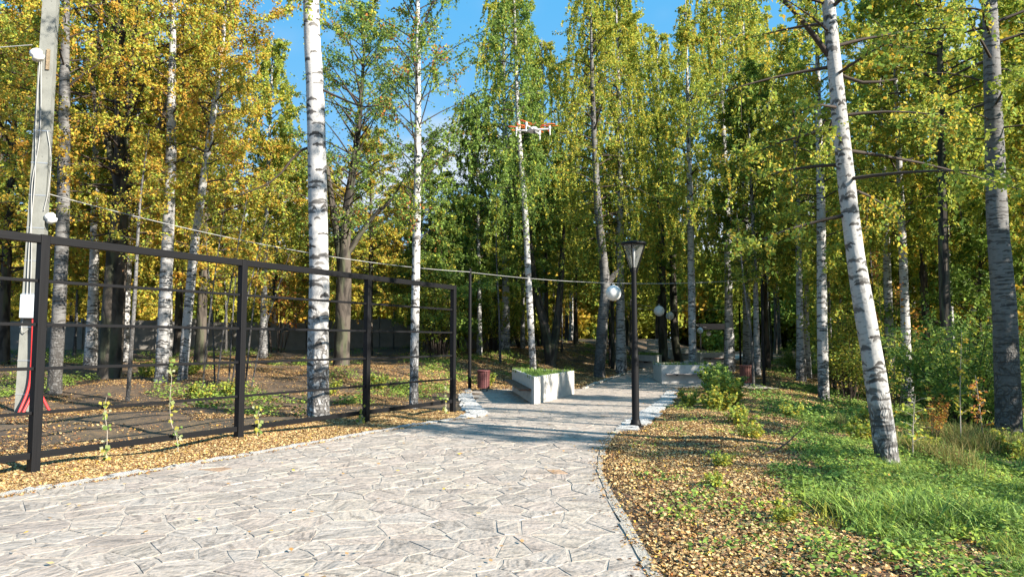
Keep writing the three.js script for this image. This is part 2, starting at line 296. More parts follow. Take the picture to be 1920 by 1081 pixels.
// ---------------------------------------------------------------- foliage
const leafMat = new THREE.MeshPhysicalMaterial({ color: 0xffffff, vertexColors: true, roughness: 1, transmission: 0.45, thickness: 0, specularIntensity: 0.35, side: THREE.DoubleSide });
const grassMat = new THREE.MeshPhysicalMaterial({ color: 0xffffff, vertexColors: true, roughness: 1, transmission: 0.25, thickness: 0, specularIntensity: 0.35, side: THREE.DoubleSide });
const litterMat = new THREE.MeshStandardMaterial({ color: 0xffffff, vertexColors: true, roughness: 0.8, side: THREE.DoubleSide });
const C = {
  dgreen: [0.085, 0.145, 0.030], green: [0.135, 0.225, 0.040], lgreen: [0.215, 0.315, 0.052], ygreen: [0.38, 0.41, 0.055], yellow: [0.52, 0.44, 0.052], gold: [0.55, 0.35, 0.042], amber: [0.54, 0.28, 0.040], rust: [0.42, 0.15, 0.040], brown: [0.15, 0.078, 0.038], tan: [0.36, 0.215, 0.085], straw: [0.46, 0.33, 0.15], ochre: [0.34, 0.18, 0.05],
};
const PAL = {
  gold: [['amber', 1.8], ['gold', 4], ['yellow', 3], ['ygreen', 4.2], ['lgreen', 2.4], ['brown', 0.5]],
  yg: [['ygreen', 7], ['lgreen', 4], ['yellow', 3.4], ['green', 1.2], ['gold', 0.5]],
  green: [['lgreen', 6], ['green', 4], ['dgreen', 1], ['ygreen', 2.5], ['yellow', 0.3]],
  dark: [['dgreen', 3], ['green', 5], ['lgreen', 3]],
  weep: [['ygreen', 5], ['yellow', 2.5], ['lgreen', 3], ['gold', 0.8], ['green', 1]],
  bright: [['yellow', 6], ['gold', 3], ['ygreen', 3]],
  rust: [['rust', 4], ['amber', 3], ['gold', 2], ['ygreen', 1]],
  sparse: [['lgreen', 4], ['green', 4], ['ygreen', 2], ['rust', 0.15]],
  litter: [['tan', 5], ['straw', 4], ['gold', 1.4], ['ochre', 3.4], ['brown', 2.8], ['rust', 0.6]],
};
function picker(pal) { const tot = pal.reduce((s, p) => s + p[1], 0); return (x) => { x = clamp(x, 0, 0.9999) * tot; for (const p of pal) { if (x < p[1]) return C[p[0]]; x -= p[1]; } return C[pal[0][0]]; }; }
class Leaves {
  constructor() { this.p = []; this.n = []; this.c = []; this.i = []; }
  leaf(x, y, z, nx, ny, nz, ax, ay, az, len, wid, col, f) {       // rhombic leaf: normal n, axis a
    const l = Math.hypot(nx, ny, nz) || 1; nx /= l; ny /= l; nz /= l;
    const dt = ax * nx + ay * ny + az * nz; ax -= nx * dt; ay -= ny * dt; az -= nz * dt; const m = Math.hypot(ax, ay, az) || 1; ax /= m; ay /= m; az /= m;
    const bxx = ny * az - nz * ay, byy = nz * ax - nx * az, bzz = nx * ay - ny * ax, k = this.p.length / 3, h = len / 2, w = wid / 2, q = len * 0.08;
    this.p.push(x - ax * h, y - ay * h, z - az * h, x + bxx * w - ax * q, y + byy * w - ay * q, z + bzz * w - az * q, x + ax * h, y + ay * h, z + az * h, x - bxx * w - ax * q, y - byy * w - ay * q, z - bzz * w - az * q);
    for (let j = 0; j < 4; j++) { this.n.push(nx, ny, nz); this.c.push(col[0] * f, col[1] * f, col[2] * f); }
    this.i.push(k, k + 2, k + 1, k, k + 3, k + 2);
  }
  blade(x, y, z, dx, dz, h, bend, w, col, f) {                    // grass blade of two quads and a tip
    const k = this.p.length / 3, px = -dz, pz = dx, L = [0, 0.45, 0.8, 1], W = [1, 0.85, 0.5, 0];
    for (let j = 0; j < 4; j++) { const t = L[j], yy = y + h * t * (1 - 0.35 * bend * t), o = bend * h * t * t, ww = w / 2 * W[j]; this.p.push(x + dx * o + px * ww, yy, z + dz * o + pz * ww, x + dx * o - px * ww, yy, z + dz * o - pz * ww); for (let q = 0; q < 2; q++) { this.n.push(-dx * 0.6, 0.8, -dz * 0.6); this.c.push(col[0] * f, col[1] * f, col[2] * f); } }
    for (let j = 0; j < 3; j++) { const a = k + j * 2; this.i.push(a, a + 2, a + 1); if (j < 2) this.i.push(a + 1, a + 2, a + 3); }
  }
  get count() { return this.i.length / 6; }
  build() { const g = new THREE.BufferGeometry(); g.setAttribute('position', new THREE.Float32BufferAttribute(this.p, 3)); g.setAttribute('normal', new THREE.Float32BufferAttribute(this.n, 3)); g.setAttribute('color', new THREE.Float32BufferAttribute(this.c, 3)); g.setIndex(new THREE.Uint32BufferAttribute(this.i, 1)); return g; }
}
// A crown: limbs leave the trunk line, bend under their load, carry twigs; leaves sit along the twigs. Returns { leaves, limbs }.
function crown(seed, o) {
  const r = rng(seed), L = new Leaves(), limbs = [], pick = picker(PAL[o.pal]), at = o.trunk ?? ((y) => [0, 0]);
  const nB = o.branches, per = o.leaves * 1.35 / nB; let az = r() * 6.28;
  for (let b = 0; b < nB; b++) {
    const t = Math.pow((b + r()) / nB, o.bias ?? 1), y0 = lerp(o.y0, o.y1, t), [tx, tz] = at(y0); az += 2.4 + (r() - 0.5) * 1.1;
    let a = az; if (o.side !== undefined && r() < 0.75) a = o.side + (r() - 0.5) * 2.2;
    const lobe = 0.62 + 0.76 * vnoise(Math.cos(a) * 1.3 + 5, t * 5 + Math.sin(a) * 1.3, seed), len = Math.max(0.35, o.prof(t) * (0.5 + 0.6 * r()) * lobe), e = lerp(o.e0, o.e1, t) + (r() - 0.5) * 0.5, droop = o.droop * (0.6 + 0.8 * r()), ca = Math.cos(a), sa = Math.sin(a), wx = (r() - 0.5) * 0.5, wz = (r() - 0.5) * 0.5;
    const P = (s) => [tx + (ca + wx * s) * Math.cos(e) * len * s, y0 + Math.sin(e) * len * s - droop * len * s * s, tz + (sa + wz * s) * Math.cos(e) * len * s];
    const rb = Math.min(o.limbR ?? 0.05, 0.012 + len * 0.011);
    limbs.push(limb([0, 0.35, 0.7, 1].map((s) => [...P(s), lerp(rb, 0.005, s)]), { seg: 4, step: len / 4 }));
    const nT = Math.max(4, Math.round(o.twigs ?? 8)), share = per * len / Math.max(0.5, o.prof(t) * 0.82), bcol = (r() - 0.5) * 0.5;
    for (let k = 0; k < nT; k++) {
      const s = lerp(o.inner ?? 0.25, 1.02, Math.sqrt((k + r()) / nT)), [px, py, pz] = P(s), hang = r() < o.strand, ta = a + (r() - 0.5) * 3.6, te = hang ? -1.35 + (r() - 0.5) * 0.3 : (r() - 0.42) * 1.3;
      const tl = hang ? (o.strandL ?? 1) * (0.4 + 0.9 * r()) : len * (o.twigL ?? 0.28) * (0.5 + r()), dx = Math.cos(ta) * Math.cos(te), dy = Math.sin(te), dz = Math.sin(ta) * Math.cos(te);
      if (o.showTwigs && k % 2 === 0) limbs.push(limb([[px, py, pz, 0.007], [px + dx * tl * 0.5, py + dy * tl * 0.5 + 0.03, pz + dz * tl * 0.5, 0.005], [px + dx * tl, py + dy * tl, pz + dz * tl, 0.003]], { seg: 3, step: tl }));
      const nl = Math.round(share / nT * (0.35 + 1.3 * r())), sg = hang ? 0.05 + 0.03 * (o.loose ?? 1) : (o.sigma ?? 0.16), tcol = bcol + (r() - 0.5) * 0.45;
      for (let j = 0; j < nl; j++) {
        const u = r() * 1.05, x = px + dx * tl * u + gauss(r) * sg, y = py + dy * tl * u + gauss(r) * sg * 0.8, z = pz + dz * tl * u + gauss(r) * sg;
        const sz = o.size * (0.5 + 0.9 * r()), c = pick(0.5 + tcol * 0.9 + (r() - 0.5) * 0.75), f = 0.75 + 0.5 * r();
        const h = hang ? 0.15 : 0.55; L.leaf(x, y, z, gauss(r), gauss(r) + h, gauss(r), dx + gauss(r), dy + gauss(r) - 0.6, dz + gauss(r), sz, sz * 0.72, c, f);
      }
    }
  }
  return { leaves: L.build(), limbs: limbs.length ? mergeGeometries(limbs) : null };
}
function trunkGeo(pts, o = {}) { return limb(pts, { seg: o.seg ?? 12, step: o.step ?? 0.45, rough: o.rough ?? 0.1, seed: o.seed ?? 3 }); }
const G = (x, d) => [x, groundY(x, d) - 0.04, -d];

// ---------------------------------------------------------------- kinds of wood tree, built once and cloned
function woodTree(seed, o) {
  const r = rng(seed), h = o.h, lean = o.lean ?? 0.02, cx = (r() - 0.5) * lean * h, cz = (r() - 0.5) * lean * h, wob = o.wob ?? 0.12, ph = r() * 9;
  const at = (y) => { const t = y / h; return [cx * t * t + Math.sin(t * 5 + ph) * wob * t, cz * t * t + Math.cos(t * 4 + ph) * wob * t]; };
  const pts = []; for (let k = 0; k <= 8; k++) { const t = k / 8, y = h * t, [x, z] = at(y); pts.push([x, y - (k ? 0 : 0.25), z, o.r * (k === 0 ? 1.35 : 1) * Math.pow(1 - t, 0.8) + 0.012]); }
  const geo = trunkGeo(pts, { seg: 9, step: 0.7, seed, rough: o.rough ?? 0.12 }), c = crown(seed + 1, { trunk: at, y0: h * o.cb, y1: h * 0.985, prof: o.prof, ...o.crown });
  return { trunk: geo, bark: o.bark, limbs: c.limbs, leaves: c.leaves, twig: o.twig ?? twigMat };
}
function plant(kind, name, label, group, x, d, turn, scale = 1) {
  const t = thing(name, label, 'tree', G(x, d), turn, group); t.scale.set(scale, scale, scale);
  part('trunk', kind.trunk, kind.bark, t); if (kind.limbs) part('branches', kind.limbs, kind.twig, t).userData.kind = 'stuff'; part('crown', kind.leaves, leafMat, t);
  return t;
}
const round = (R, lo = 0.35) => (t) => R * (lo + (1 - lo) * Math.sin(Math.PI * Math.pow(t, 0.75))) * (1 - 0.55 * t * t);
const cone = (R) => (t) => R * (1 - 0.86 * t) * (0.75 + 0.25 * smooth(0, 0.2, t));
const K = {
  birchY: [901, 902].map((s) => woodTree(s, { h: 18, r: 0.19, cb: 0.34, bark: barkRing, prof: round(3.4, 0.75), crown: { pal: 'yg', branches: 84, leaves: 27000, size: 0.125, e0: 0.5, e1: 1.0, droop: 0.35, strand: 0.45, strandL: 1.1, twigs: 8, limbR: 0.04 } })),
  birchG: [911, 912].map((s) => woodTree(s, { h: 17, r: 0.16, cb: 0.30, bark: barkRing, prof: round(3.2, 0.75), crown: { pal: 'green', branches: 84, leaves: 27000, size: 0.125, e0: 0.45, e1: 0.9, droop: 0.35, strand: 0.4, strandL: 1.0, twigs: 8, limbR: 0.04 } })),
  weep: [921, 922].map((s) => woodTree(s, { h: 21, r: 0.22, cb: 0.26, bark: barkRing, prof: (t) => 4.3 * (0.55 + 0.45 * Math.sin(Math.PI * Math.pow(t, 0.7))) * (1 - 0.6 * t * t * t), crown: { pal: 'weep', branches: 76, leaves: 34000, size: 0.115, e0: 0.3, e1: 0.9, droop: 0.55, strand: 0.62, strandL: 2.2, twigs: 9, limbR: 0.05, loose: 0.6 } })),
  gold: [931, 932].map((s) => woodTree(s, { h: 17, r: 0.24, cb: 0.22, bark: darkBark, prof: round(4.2, 0.75), crown: { pal: 'gold', branches: 90, leaves: 32000, size: 0.135, e0: 0.2, e1: 0.9, droop: 0.25, strand: 0.1, twigs: 9, limbR: 0.06 } })),
  dark: [941, 942].map((s) => woodTree(s, { h: 16, r: 0.22, cb: 0.24, bark: darkBark, prof: round(3.6, 0.8), crown: { pal: 'green', branches: 88, leaves: 30000, size: 0.135, e0: 0.15, e1: 0.9, droop: 0.2, strand: 0.05, twigs: 9, limbR: 0.05 } })),
  yell: [951].map((s) => woodTree(s, { h: 13, r: 0.16, cb: 0.16, bark: darkBark, prof: round(3.0, 0.5), crown: { pal: 'bright', branches: 60, leaves: 15000, size: 0.14, e0: 0.2, e1: 0.9, droop: 0.2, strand: 0.1, twigs: 8 } })),
  under: [971, 972].map((s) => woodTree(s, { h: 7.5, r: 0.09, cb: 0.12, bark: darkBark, lean: 0.1, prof: round(2.6, 0.7), crown: { pal: s === 971 ? 'green' : 'yg', branches: 56, leaves: 15000, size: 0.125, e0: 0.3, e1: 1.0, droop: 0.25, strand: 0.1, twigs: 8, sigma: 0.2 } })),
  mast: [981, 982].map((s) => woodTree(s, { h: 18, r: 0.17, cb: 0.46, bark: darkBark, lean: 0.03, prof: round(2.8, 0.7), crown: { pal: 'yg', branches: 56, leaves: 17000, size: 0.13, e0: 0.1, e1: 0.9, droop: 0.25, strand: 0.1, twigs: 8 } })),
  slim: [961, 962].map((s) => woodTree(s, { h: 11, r: 0.075, cb: 0.3, bark: barkGrey, lean: 0.12, wob: 0.18, prof: round(1.5), crown: { pal: 'yg', branches: 34, leaves: 5500, size: 0.10, e0: 0.4, e1: 0.9, droop: 0.25, strand: 0.25, twigs: 6 } })),
};

// ---------------------------------------------------------------- single trees that can be told apart
// pts: [x, height, radius] in metres at distance d; crown follows the trunk above the last bare stretch
function single(name, label, d, pts, bark, o) {
  const [bx0, , bz0] = G(pts[0][0], d), by = groundY(pts[0][0], d) - 0.04, t = thing(name, label, 'tree', [bx0, by, bz0], 0, o.group);
  const local = pts.map((p, i) => [p[0] - bx0, i ? p[1] - by : -0.2, (p[3] ?? 0), p[2]]);
  local.splice(1, 0, [lerp(local[0][0], local[1][0], 0.09), lerp(0, local[1][1], 0.09), 0, lerp(local[0][3], local[1][3], 0.75)]);
  const flare = local[0][3];
  local[0][3] = flare * 1.42;
  const geos = [trunkGeo(local, { seg: 18, step: 0.25, rough: o.rough ?? 0.07, seed: o.seed })];
  for (const l of o.forks ?? []) geos.push(limb(l.map((p) => [p[0] - bx0, p[1] - by, p[3] ?? 0, p[2]]), { seg: 9, step: 0.4, rough: 0.12, seed: 4 }));
  part('trunk', geos.length > 1 ? mergeGeometries(geos) : geos[0], bark, t);
  const at = (y) => { for (let i = 1; i < local.length; i++) if (y <= local[i][1] || i === local.length - 1) { const k = (y - local[i - 1][1]) / (local[i][1] - local[i - 1][1]); return [lerp(local[i - 1][0], local[i][0], k), lerp(local[i - 1][2], local[i][2], k)]; } return [0, 0]; };
  const bare = [];
  for (const b of o.boughs ?? []) bare.push(limb(b.map((p) => [p[0] - bx0, p[1] - by, p[2] - 0, p[3]]), { seg: 5, step: 0.3 }));
  if (o.crown) {
    const c = crown(o.seed, { trunk: at, ...o.crown });
    part('branches', mergeGeometries([c.limbs, ...bare]), o.twig ?? twigMat, t).userData.kind = 'stuff'; part('crown', c.leaves, leafMat, t);
  } else if (bare.length) part('branches', mergeGeometries(bare), o.twig ?? twigMat, t).userData.kind = 'stuff';
  return t;
}
single('birch_tree', 'thick chalk white birch trunk standing just behind the metal fence', 16, [[-4.15, 0, 0.27], [-4.19, 1.6, 0.225], [-4.2, 3.22, 0.21], [-4.34, 6.77, 0.195], [-4.49, 9.2, 0.175], [-4.6, 14, 0.12], [-4.6, 19, 0.02]], barkWhite,
  { seed: 21, boughs: [[[-4.3, 7.2, 0, 0.03], [-3.7, 6.9, 0.1, 0.024], [-3.2, 6.7, 0.2, 0.018], [-2.7, 6.75, 0.3, 0.008]], [[-4.28, 5.9, 0, 0.035], [-4.7, 5.75, 0, 0.028], [-5.2, 5.1, 0.1, 0.02], [-5.9, 4.75, 0.2, 0.01]]],
    crown: { pal: 'yg', y0: 9.6, y1: 18.6, prof: round(3), branches: 44, leaves: 14000, size: 0.08, e0: 0.5, e1: 0.9, droop: 0.4, strand: 0.5, strandL: 1.2, twigs: 8 } });
single('birch_tree', 'slender white birch with an airy open crown behind the last fence panel', 20.2, [[-2.67, 0, 0.14], [-2.65, 2.18, 0.115], [-2.62, 6.62, 0.1], [-2.65, 10.27, 0.07], [-2.7, 13.5, 0.04], [-2.75, 16, 0.01]], barkWhite,
  { seed: 22, crown: { pal: 'sparse', y0: 4.6, y1: 15.8, prof: round(3.3, 0.5), branches: 84, leaves: 24000, size: 0.07, e0: 0.75, e1: 1.0, droop: 0.12, strand: 0.25, strandL: 0.7, twigs: 9, twigL: 0.3, sigma: 0.13, showTwigs: true, limbR: 0.02, inner: 0.3 } });
single('birch_tree', 'white birch leaning towards the path from the grassy slope', 10.6, [[5.32, 0, 0.185], [5.17, 1.22, 0.15], [4.96, 2.83, 0.125], [4.82, 4.47, 0.115], [4.68, 6.63, 0.09], [4.5, 9.5, 0.06], [4.4, 13, 0.01]], barkRing,
  { seed: 23, boughs: [[[4.7, 5.75, 0, 0.05], [4.45, 6.1, 0, 0.042], [4.1, 6.55, 0, 0.034], [3.6, 6.95, 0, 0.02]], [[4.72, 5.55, 0, 0.03], [5.1, 5.35, 0.1, 0.025], [5.6, 5.4, 0.1, 0.015]]],
    crown: { pal: 'yg', y0: 3.6, y1: 12.6, prof: (t) => (t < 0.3 ? 2.4 : round(2.3)(t)), branches: 46, leaves: 12500, size: 0.062, e0: -0.1, e1: 0.9, droop: 0.16, strand: 0.3, strandL: 0.7, twigs: 9, twigL: 0.24, sigma: 0.13, showTwigs: true, limbR: 0.03, inner: 0.4 } });
single('birch_tree', 'stout grey ringed birch rising behind the feathery green bush', 16, [[10.64, 0, 0.33], [10.67, 2.06, 0.235], [10.61, 4.39, 0.205], [10.65, 7.37, 0.17], [10.67, 9.2, 0.145], [10.7, 13, 0.09], [10.7, 18, 0.01]], barkGrey,
  { seed: 24, crown: { pal: 'yg', y0: 6.5, y1: 17.5, prof: round(3), branches: 56, leaves: 13500, size: 0.08, e0: 0.3, e1: 0.9, droop: 0.3, strand: 0.35, strandL: 0.9, twigs: 8, limbR: 0.04 } });
single('linden_tree', 'big dark trunked tree forking under a golden crown beside the utility pole', 28, [[-15.17, 0, 0.5], [-15.1, 3, 0.4], [-15.04, 6.07, 0.34], [-14.98, 7.72, 0.3], [-15.23, 12.76, 0.18], [-15.38, 14.9, 0.12], [-15.5, 18.5, 0.02]], darkBark,
  { seed: 25, forks: [[[-14.9, 7.5, 0.24], [-13.97, 9.18, 0.17], [-13.48, 10.01, 0.15], [-13.13, 11.7, 0.1], [-12.79, 14.04, 0.04]], [[-15.1, 7.7, 0.2], [-15.62, 9.39, 0.14], [-16.13, 10.86, 0.1], [-16.6, 13.1, 0.03]], [[-14.95, 7.6, 0.2], [-14.85, 10.65, 0.15], [-14.76, 12.76, 0.12], [-14.6, 16, 0.03]]],
    crown: { pal: 'gold', y0: 5.0, y1: 18, prof: round(6.2, 0.5), branches: 96, leaves: 40000, size: 0.10, e0: 0.0, e1: 0.8, droop: 0.2, strand: 0.15, twigs: 11, twigL: 0.22, sigma: 0.2, limbR: 0.06 } });
single('birch_tree', 'pale birch with a straight trunk, beside its leaning neighbour behind the fence', 26, [[-12.27, 0, 0.25], [-12.21, 4.23, 0.21], [-12.19, 8.06, 0.18], [-12.25, 11, 0.14], [-12.3, 18, 0.02]], barkRing,
  { seed: 26, crown: { pal: 'gold', y0: 6, y1: 17.5, prof: round(2.8), branches: 60, leaves: 16000, size: 0.09, e0: 0.4, e1: 0.9, droop: 0.35, strand: 0.5, strandL: 1.2, twigs: 8 } });
single('birch_tree', 'pale birch whose trunk leans away from its straight neighbour', 26.3, [[-11.67, 0, 0.2], [-11.41, 4.61, 0.155], [-11.12, 7.48, 0.13], [-10.67, 11.57, 0.1], [-10.3, 16.5, 0.02]], barkRing,
  { seed: 27, crown: { pal: 'gold', y0: 6, y1: 16, prof: round(2.8), branches: 60, leaves: 16000, size: 0.09, e0: 0.4, e1: 0.9, droop: 0.35, strand: 0.5, strandL: 1.2, twigs: 8 } });
single('birch_tree', 'grey barked birch directly behind the concrete utility pole', 24, [[-14.76, 0, 0.24], [-14.72, 4.9, 0.2], [-14.84, 9.35, 0.17], [-14.92, 11.9, 0.13], [-15, 18, 0.02]], barkGrey,
  { seed: 28, crown: { pal: 'gold', y0: 6.5, y1: 17.5, prof: round(2.6), branches: 56, leaves: 14000, size: 0.09, e0: 0.4, e1: 0.9, droop: 0.35, strand: 0.4, strandL: 1.0, twigs: 8 } });
single('linden_tree', 'dark crooked tree with bare spreading limbs behind the white birch', 34, [[-7.82, 0, 0.42], [-7.76, 4, 0.34], [-7.68, 7.53, 0.22], [-7.2, 11.5, 0.13], [-6.9, 17, 0.02]], darkBark,
  { seed: 29, forks: [[[-7.78, 4.5, 0.22], [-8.4, 8.2, 0.14], [-8.89, 11, 0.09], [-9.3, 13.5, 0.02]], [[-7.72, 5.5, 0.16], [-6.6, 7.2, 0.1], [-5.6, 8.2, 0.06], [-4.9, 9.4, 0.02]]],
    crown: { pal: 'sparse', y0: 5.5, y1: 16.6, prof: round(4.2, 0.6), branches: 90, leaves: 17000, size: 0.10, e0: 0.5, e1: 1.0, droop: 0.1, strand: 0.05, twigs: 8, twigL: 0.3, showTwigs: true, limbR: 0.05 } });
single('birch_tree', 'slim white birch growing behind the triangular planter', 31, [[0.92, 0, 0.17], [0.72, 3.61, 0.135], [0.56, 7.0, 0.12], [0.27, 10.92, 0.09], [0.1, 16, 0.05], [0, 19.5, 0.01]], barkWhite,
  { seed: 30, crown: { pal: 'green', y0: 7.5, y1: 19.2, prof: round(2.1, 0.45), branches: 56, leaves: 15000, size: 0.10, e0: 0.3, e1: 1.0, droop: 0.5, strand: 0.8, strandL: 1.9, twigs: 8, loose: 0.7 } });
single('birch_tree', 'bent birch with a broken side stub beside the hanging globe lamp', 38, [[4.45, 0, 0.34], [4.66, 2.69, 0.27], [4.81, 4.61, 0.25], [4.49, 8.22, 0.2], [4.25, 13.88, 0.13], [4.17, 19, 0.04], [4.1, 22, 0.01]], barkGrey,
  { seed: 31, forks: [[[4.8, 4.4, 0.2], [5.15, 4.9, 0.16], [5.5, 5.25, 0.11], [5.75, 5.5, 0.07]]], crown: { pal: 'weep', y0: 7, y1: 21.7, prof: (t) => 4.2 * (0.6 + 0.4 * Math.sin(Math.PI * Math.pow(t, 0.7))) * (1 - 0.6 * t * t * t), branches: 70, leaves: 30000, size: 0.10, e0: 0.3, e1: 1.0, droop: 0.55, strand: 0.65, strandL: 2.2, twigs: 9, loose: 0.6 } });
single('birch_tree', 'upright white birch growing behind the low bench planter', 38, [[9.25, 0, 0.235], [9.26, 4.06, 0.19], [9.26, 9.06, 0.16], [9.23, 13.88, 0.1], [9.2, 20, 0.01]], barkRing,
  { seed: 32, crown: { pal: 'yg', y0: 7, y1: 19.5, prof: round(3), branches: 60, leaves: 18000, size: 0.105, e0: 0.4, e1: 1.0, droop: 0.4, strand: 0.6, strandL: 1.6, twigs: 8 } });
single('birch_tree', 'straight white birch with a black mossy foot on the slope edge', 28, [[11.72, 0, 0.23], [11.75, 2.4, 0.19], [11.83, 6.48, 0.16], [11.85, 10, 0.12], [11.9, 17, 0.01]], barkRing,
  { seed: 33, crown: { pal: 'yg', y0: 5.5, y1: 16.6, prof: round(3), branches: 60, leaves: 17000, size: 0.10, e0: 0.3, e1: 0.9, droop: 0.35, strand: 0.35, strandL: 1.0, twigs: 8 } });
single('tree', 'dark straight trunk standing beside the second hanging globe', 50, [[10.2, 0, 0.36], [10.15, 6, 0.3], [10.1, 12, 0.2], [10, 18, 0.02]], darkBark, { seed: 34, crown: { pal: 'green', y0: 6.5, y1: 17.5, prof: round(3), branches: 56, leaves: 15000, size: 0.12, e0: 0.2, e1: 0.9, droop: 0.2, strand: 0.1, twigs: 8 } });
single('tree', 'dark trunk flaring at its foot behind the small far planter', 56, [[12.6, 0, 0.42], [12.3, 2.6, 0.3], [12.2, 12, 0.2], [12.1, 18, 0.02]], darkBark, { seed: 35, crown: { pal: 'yg', y0: 6.5, y1: 17.5, prof: round(3), branches: 56, leaves: 15000, size: 0.12, e0: 0.2, e1: 0.9, droop: 0.2, strand: 0.1, twigs: 8 } });
single('sapling', 'thin pale sapling stem between the dark trunk and the birches', 22, [[-11.35, 0, 0.07], [-11.25, 3.2, 0.055], [-11.2, 5.76, 0.035], [-11, 8, 0.01]], barkGrey, { seed: 36, crown: { pal: 'gold', y0: 4, y1: 7.8, prof: round(1.1), branches: 18, leaves: 1500, size: 0.075, e0: 0.4, e1: 0.8, droop: 0.2, strand: 0.1, twigs: 6 } });
single('tree', 'dark double trunk splaying in a narrow fork behind the planter', 42, [[2.2, 0, 0.36], [1.9, 2.2, 0.27], [1.2, 5.5, 0.2], [0.8, 10, 0.1], [0.6, 14, 0.02]], darkBark, { seed: 37, forks: [[[2.2, 0.3, 0.3], [2.6, 3, 0.22], [2.9, 7, 0.15], [3.0, 12, 0.03]]], crown: { pal: 'green', y0: 4.4, y1: 13.5, prof: round(3.4), branches: 66, leaves: 19000, size: 0.12, e0: 0.2, e1: 0.9, droop: 0.2, strand: 0.1, twigs: 9 } });
single('thin_tree', 'thin pale tree leaning beside the second litter bin', 30.6, [[9.95, 0, 0.055], [9.9, 1.6, 0.05], [9.72, 3.2, 0.045], [9.6, 4.4, 0.035], [9.4, 7, 0.01]], barkGrey, { seed: 38, crown: { pal: 'yg', y0: 4.2, y1: 6.9, prof: round(1.2), branches: 18, leaves: 1600, size: 0.08, e0: 0.4, e1: 0.8, droop: 0.2, strand: 0.2, twigs: 6 } });
// clump of thin stems beside the pale birches
for (const [x, d, h, lx] of [[-10.4, 25, 6.5, 0.6], [-10.1, 25.3, 5.5, -0.5], [-9.85, 24.8, 6.8, 0.9], [-9.6, 25.2, 5.2, 0.2], [-9.4, 24.9, 6, 1.1], [-9.1, 25.4, 5.6, 0.5], [-8.8, 25.1, 4.6, 1.2]])
  single('sapling', 'thin pale sapling stem in the thicket beside the leaning birch', d, [[x, 0, 0.035], [x + lx * 0.3, h * 0.4, 0.028], [x + lx, h, 0.006]], barkGrey, { group: 'thicket of thin stems', seed: Math.round(x * -100), crown: { pal: 'gold', y0: h * 0.5, y1: h * 0.98, prof: round(0.8), branches: 10, leaves: 420, size: 0.075, e0: 0.4, e1: 0.8, droop: 0.2, strand: 0.1, twigs: 5 } });

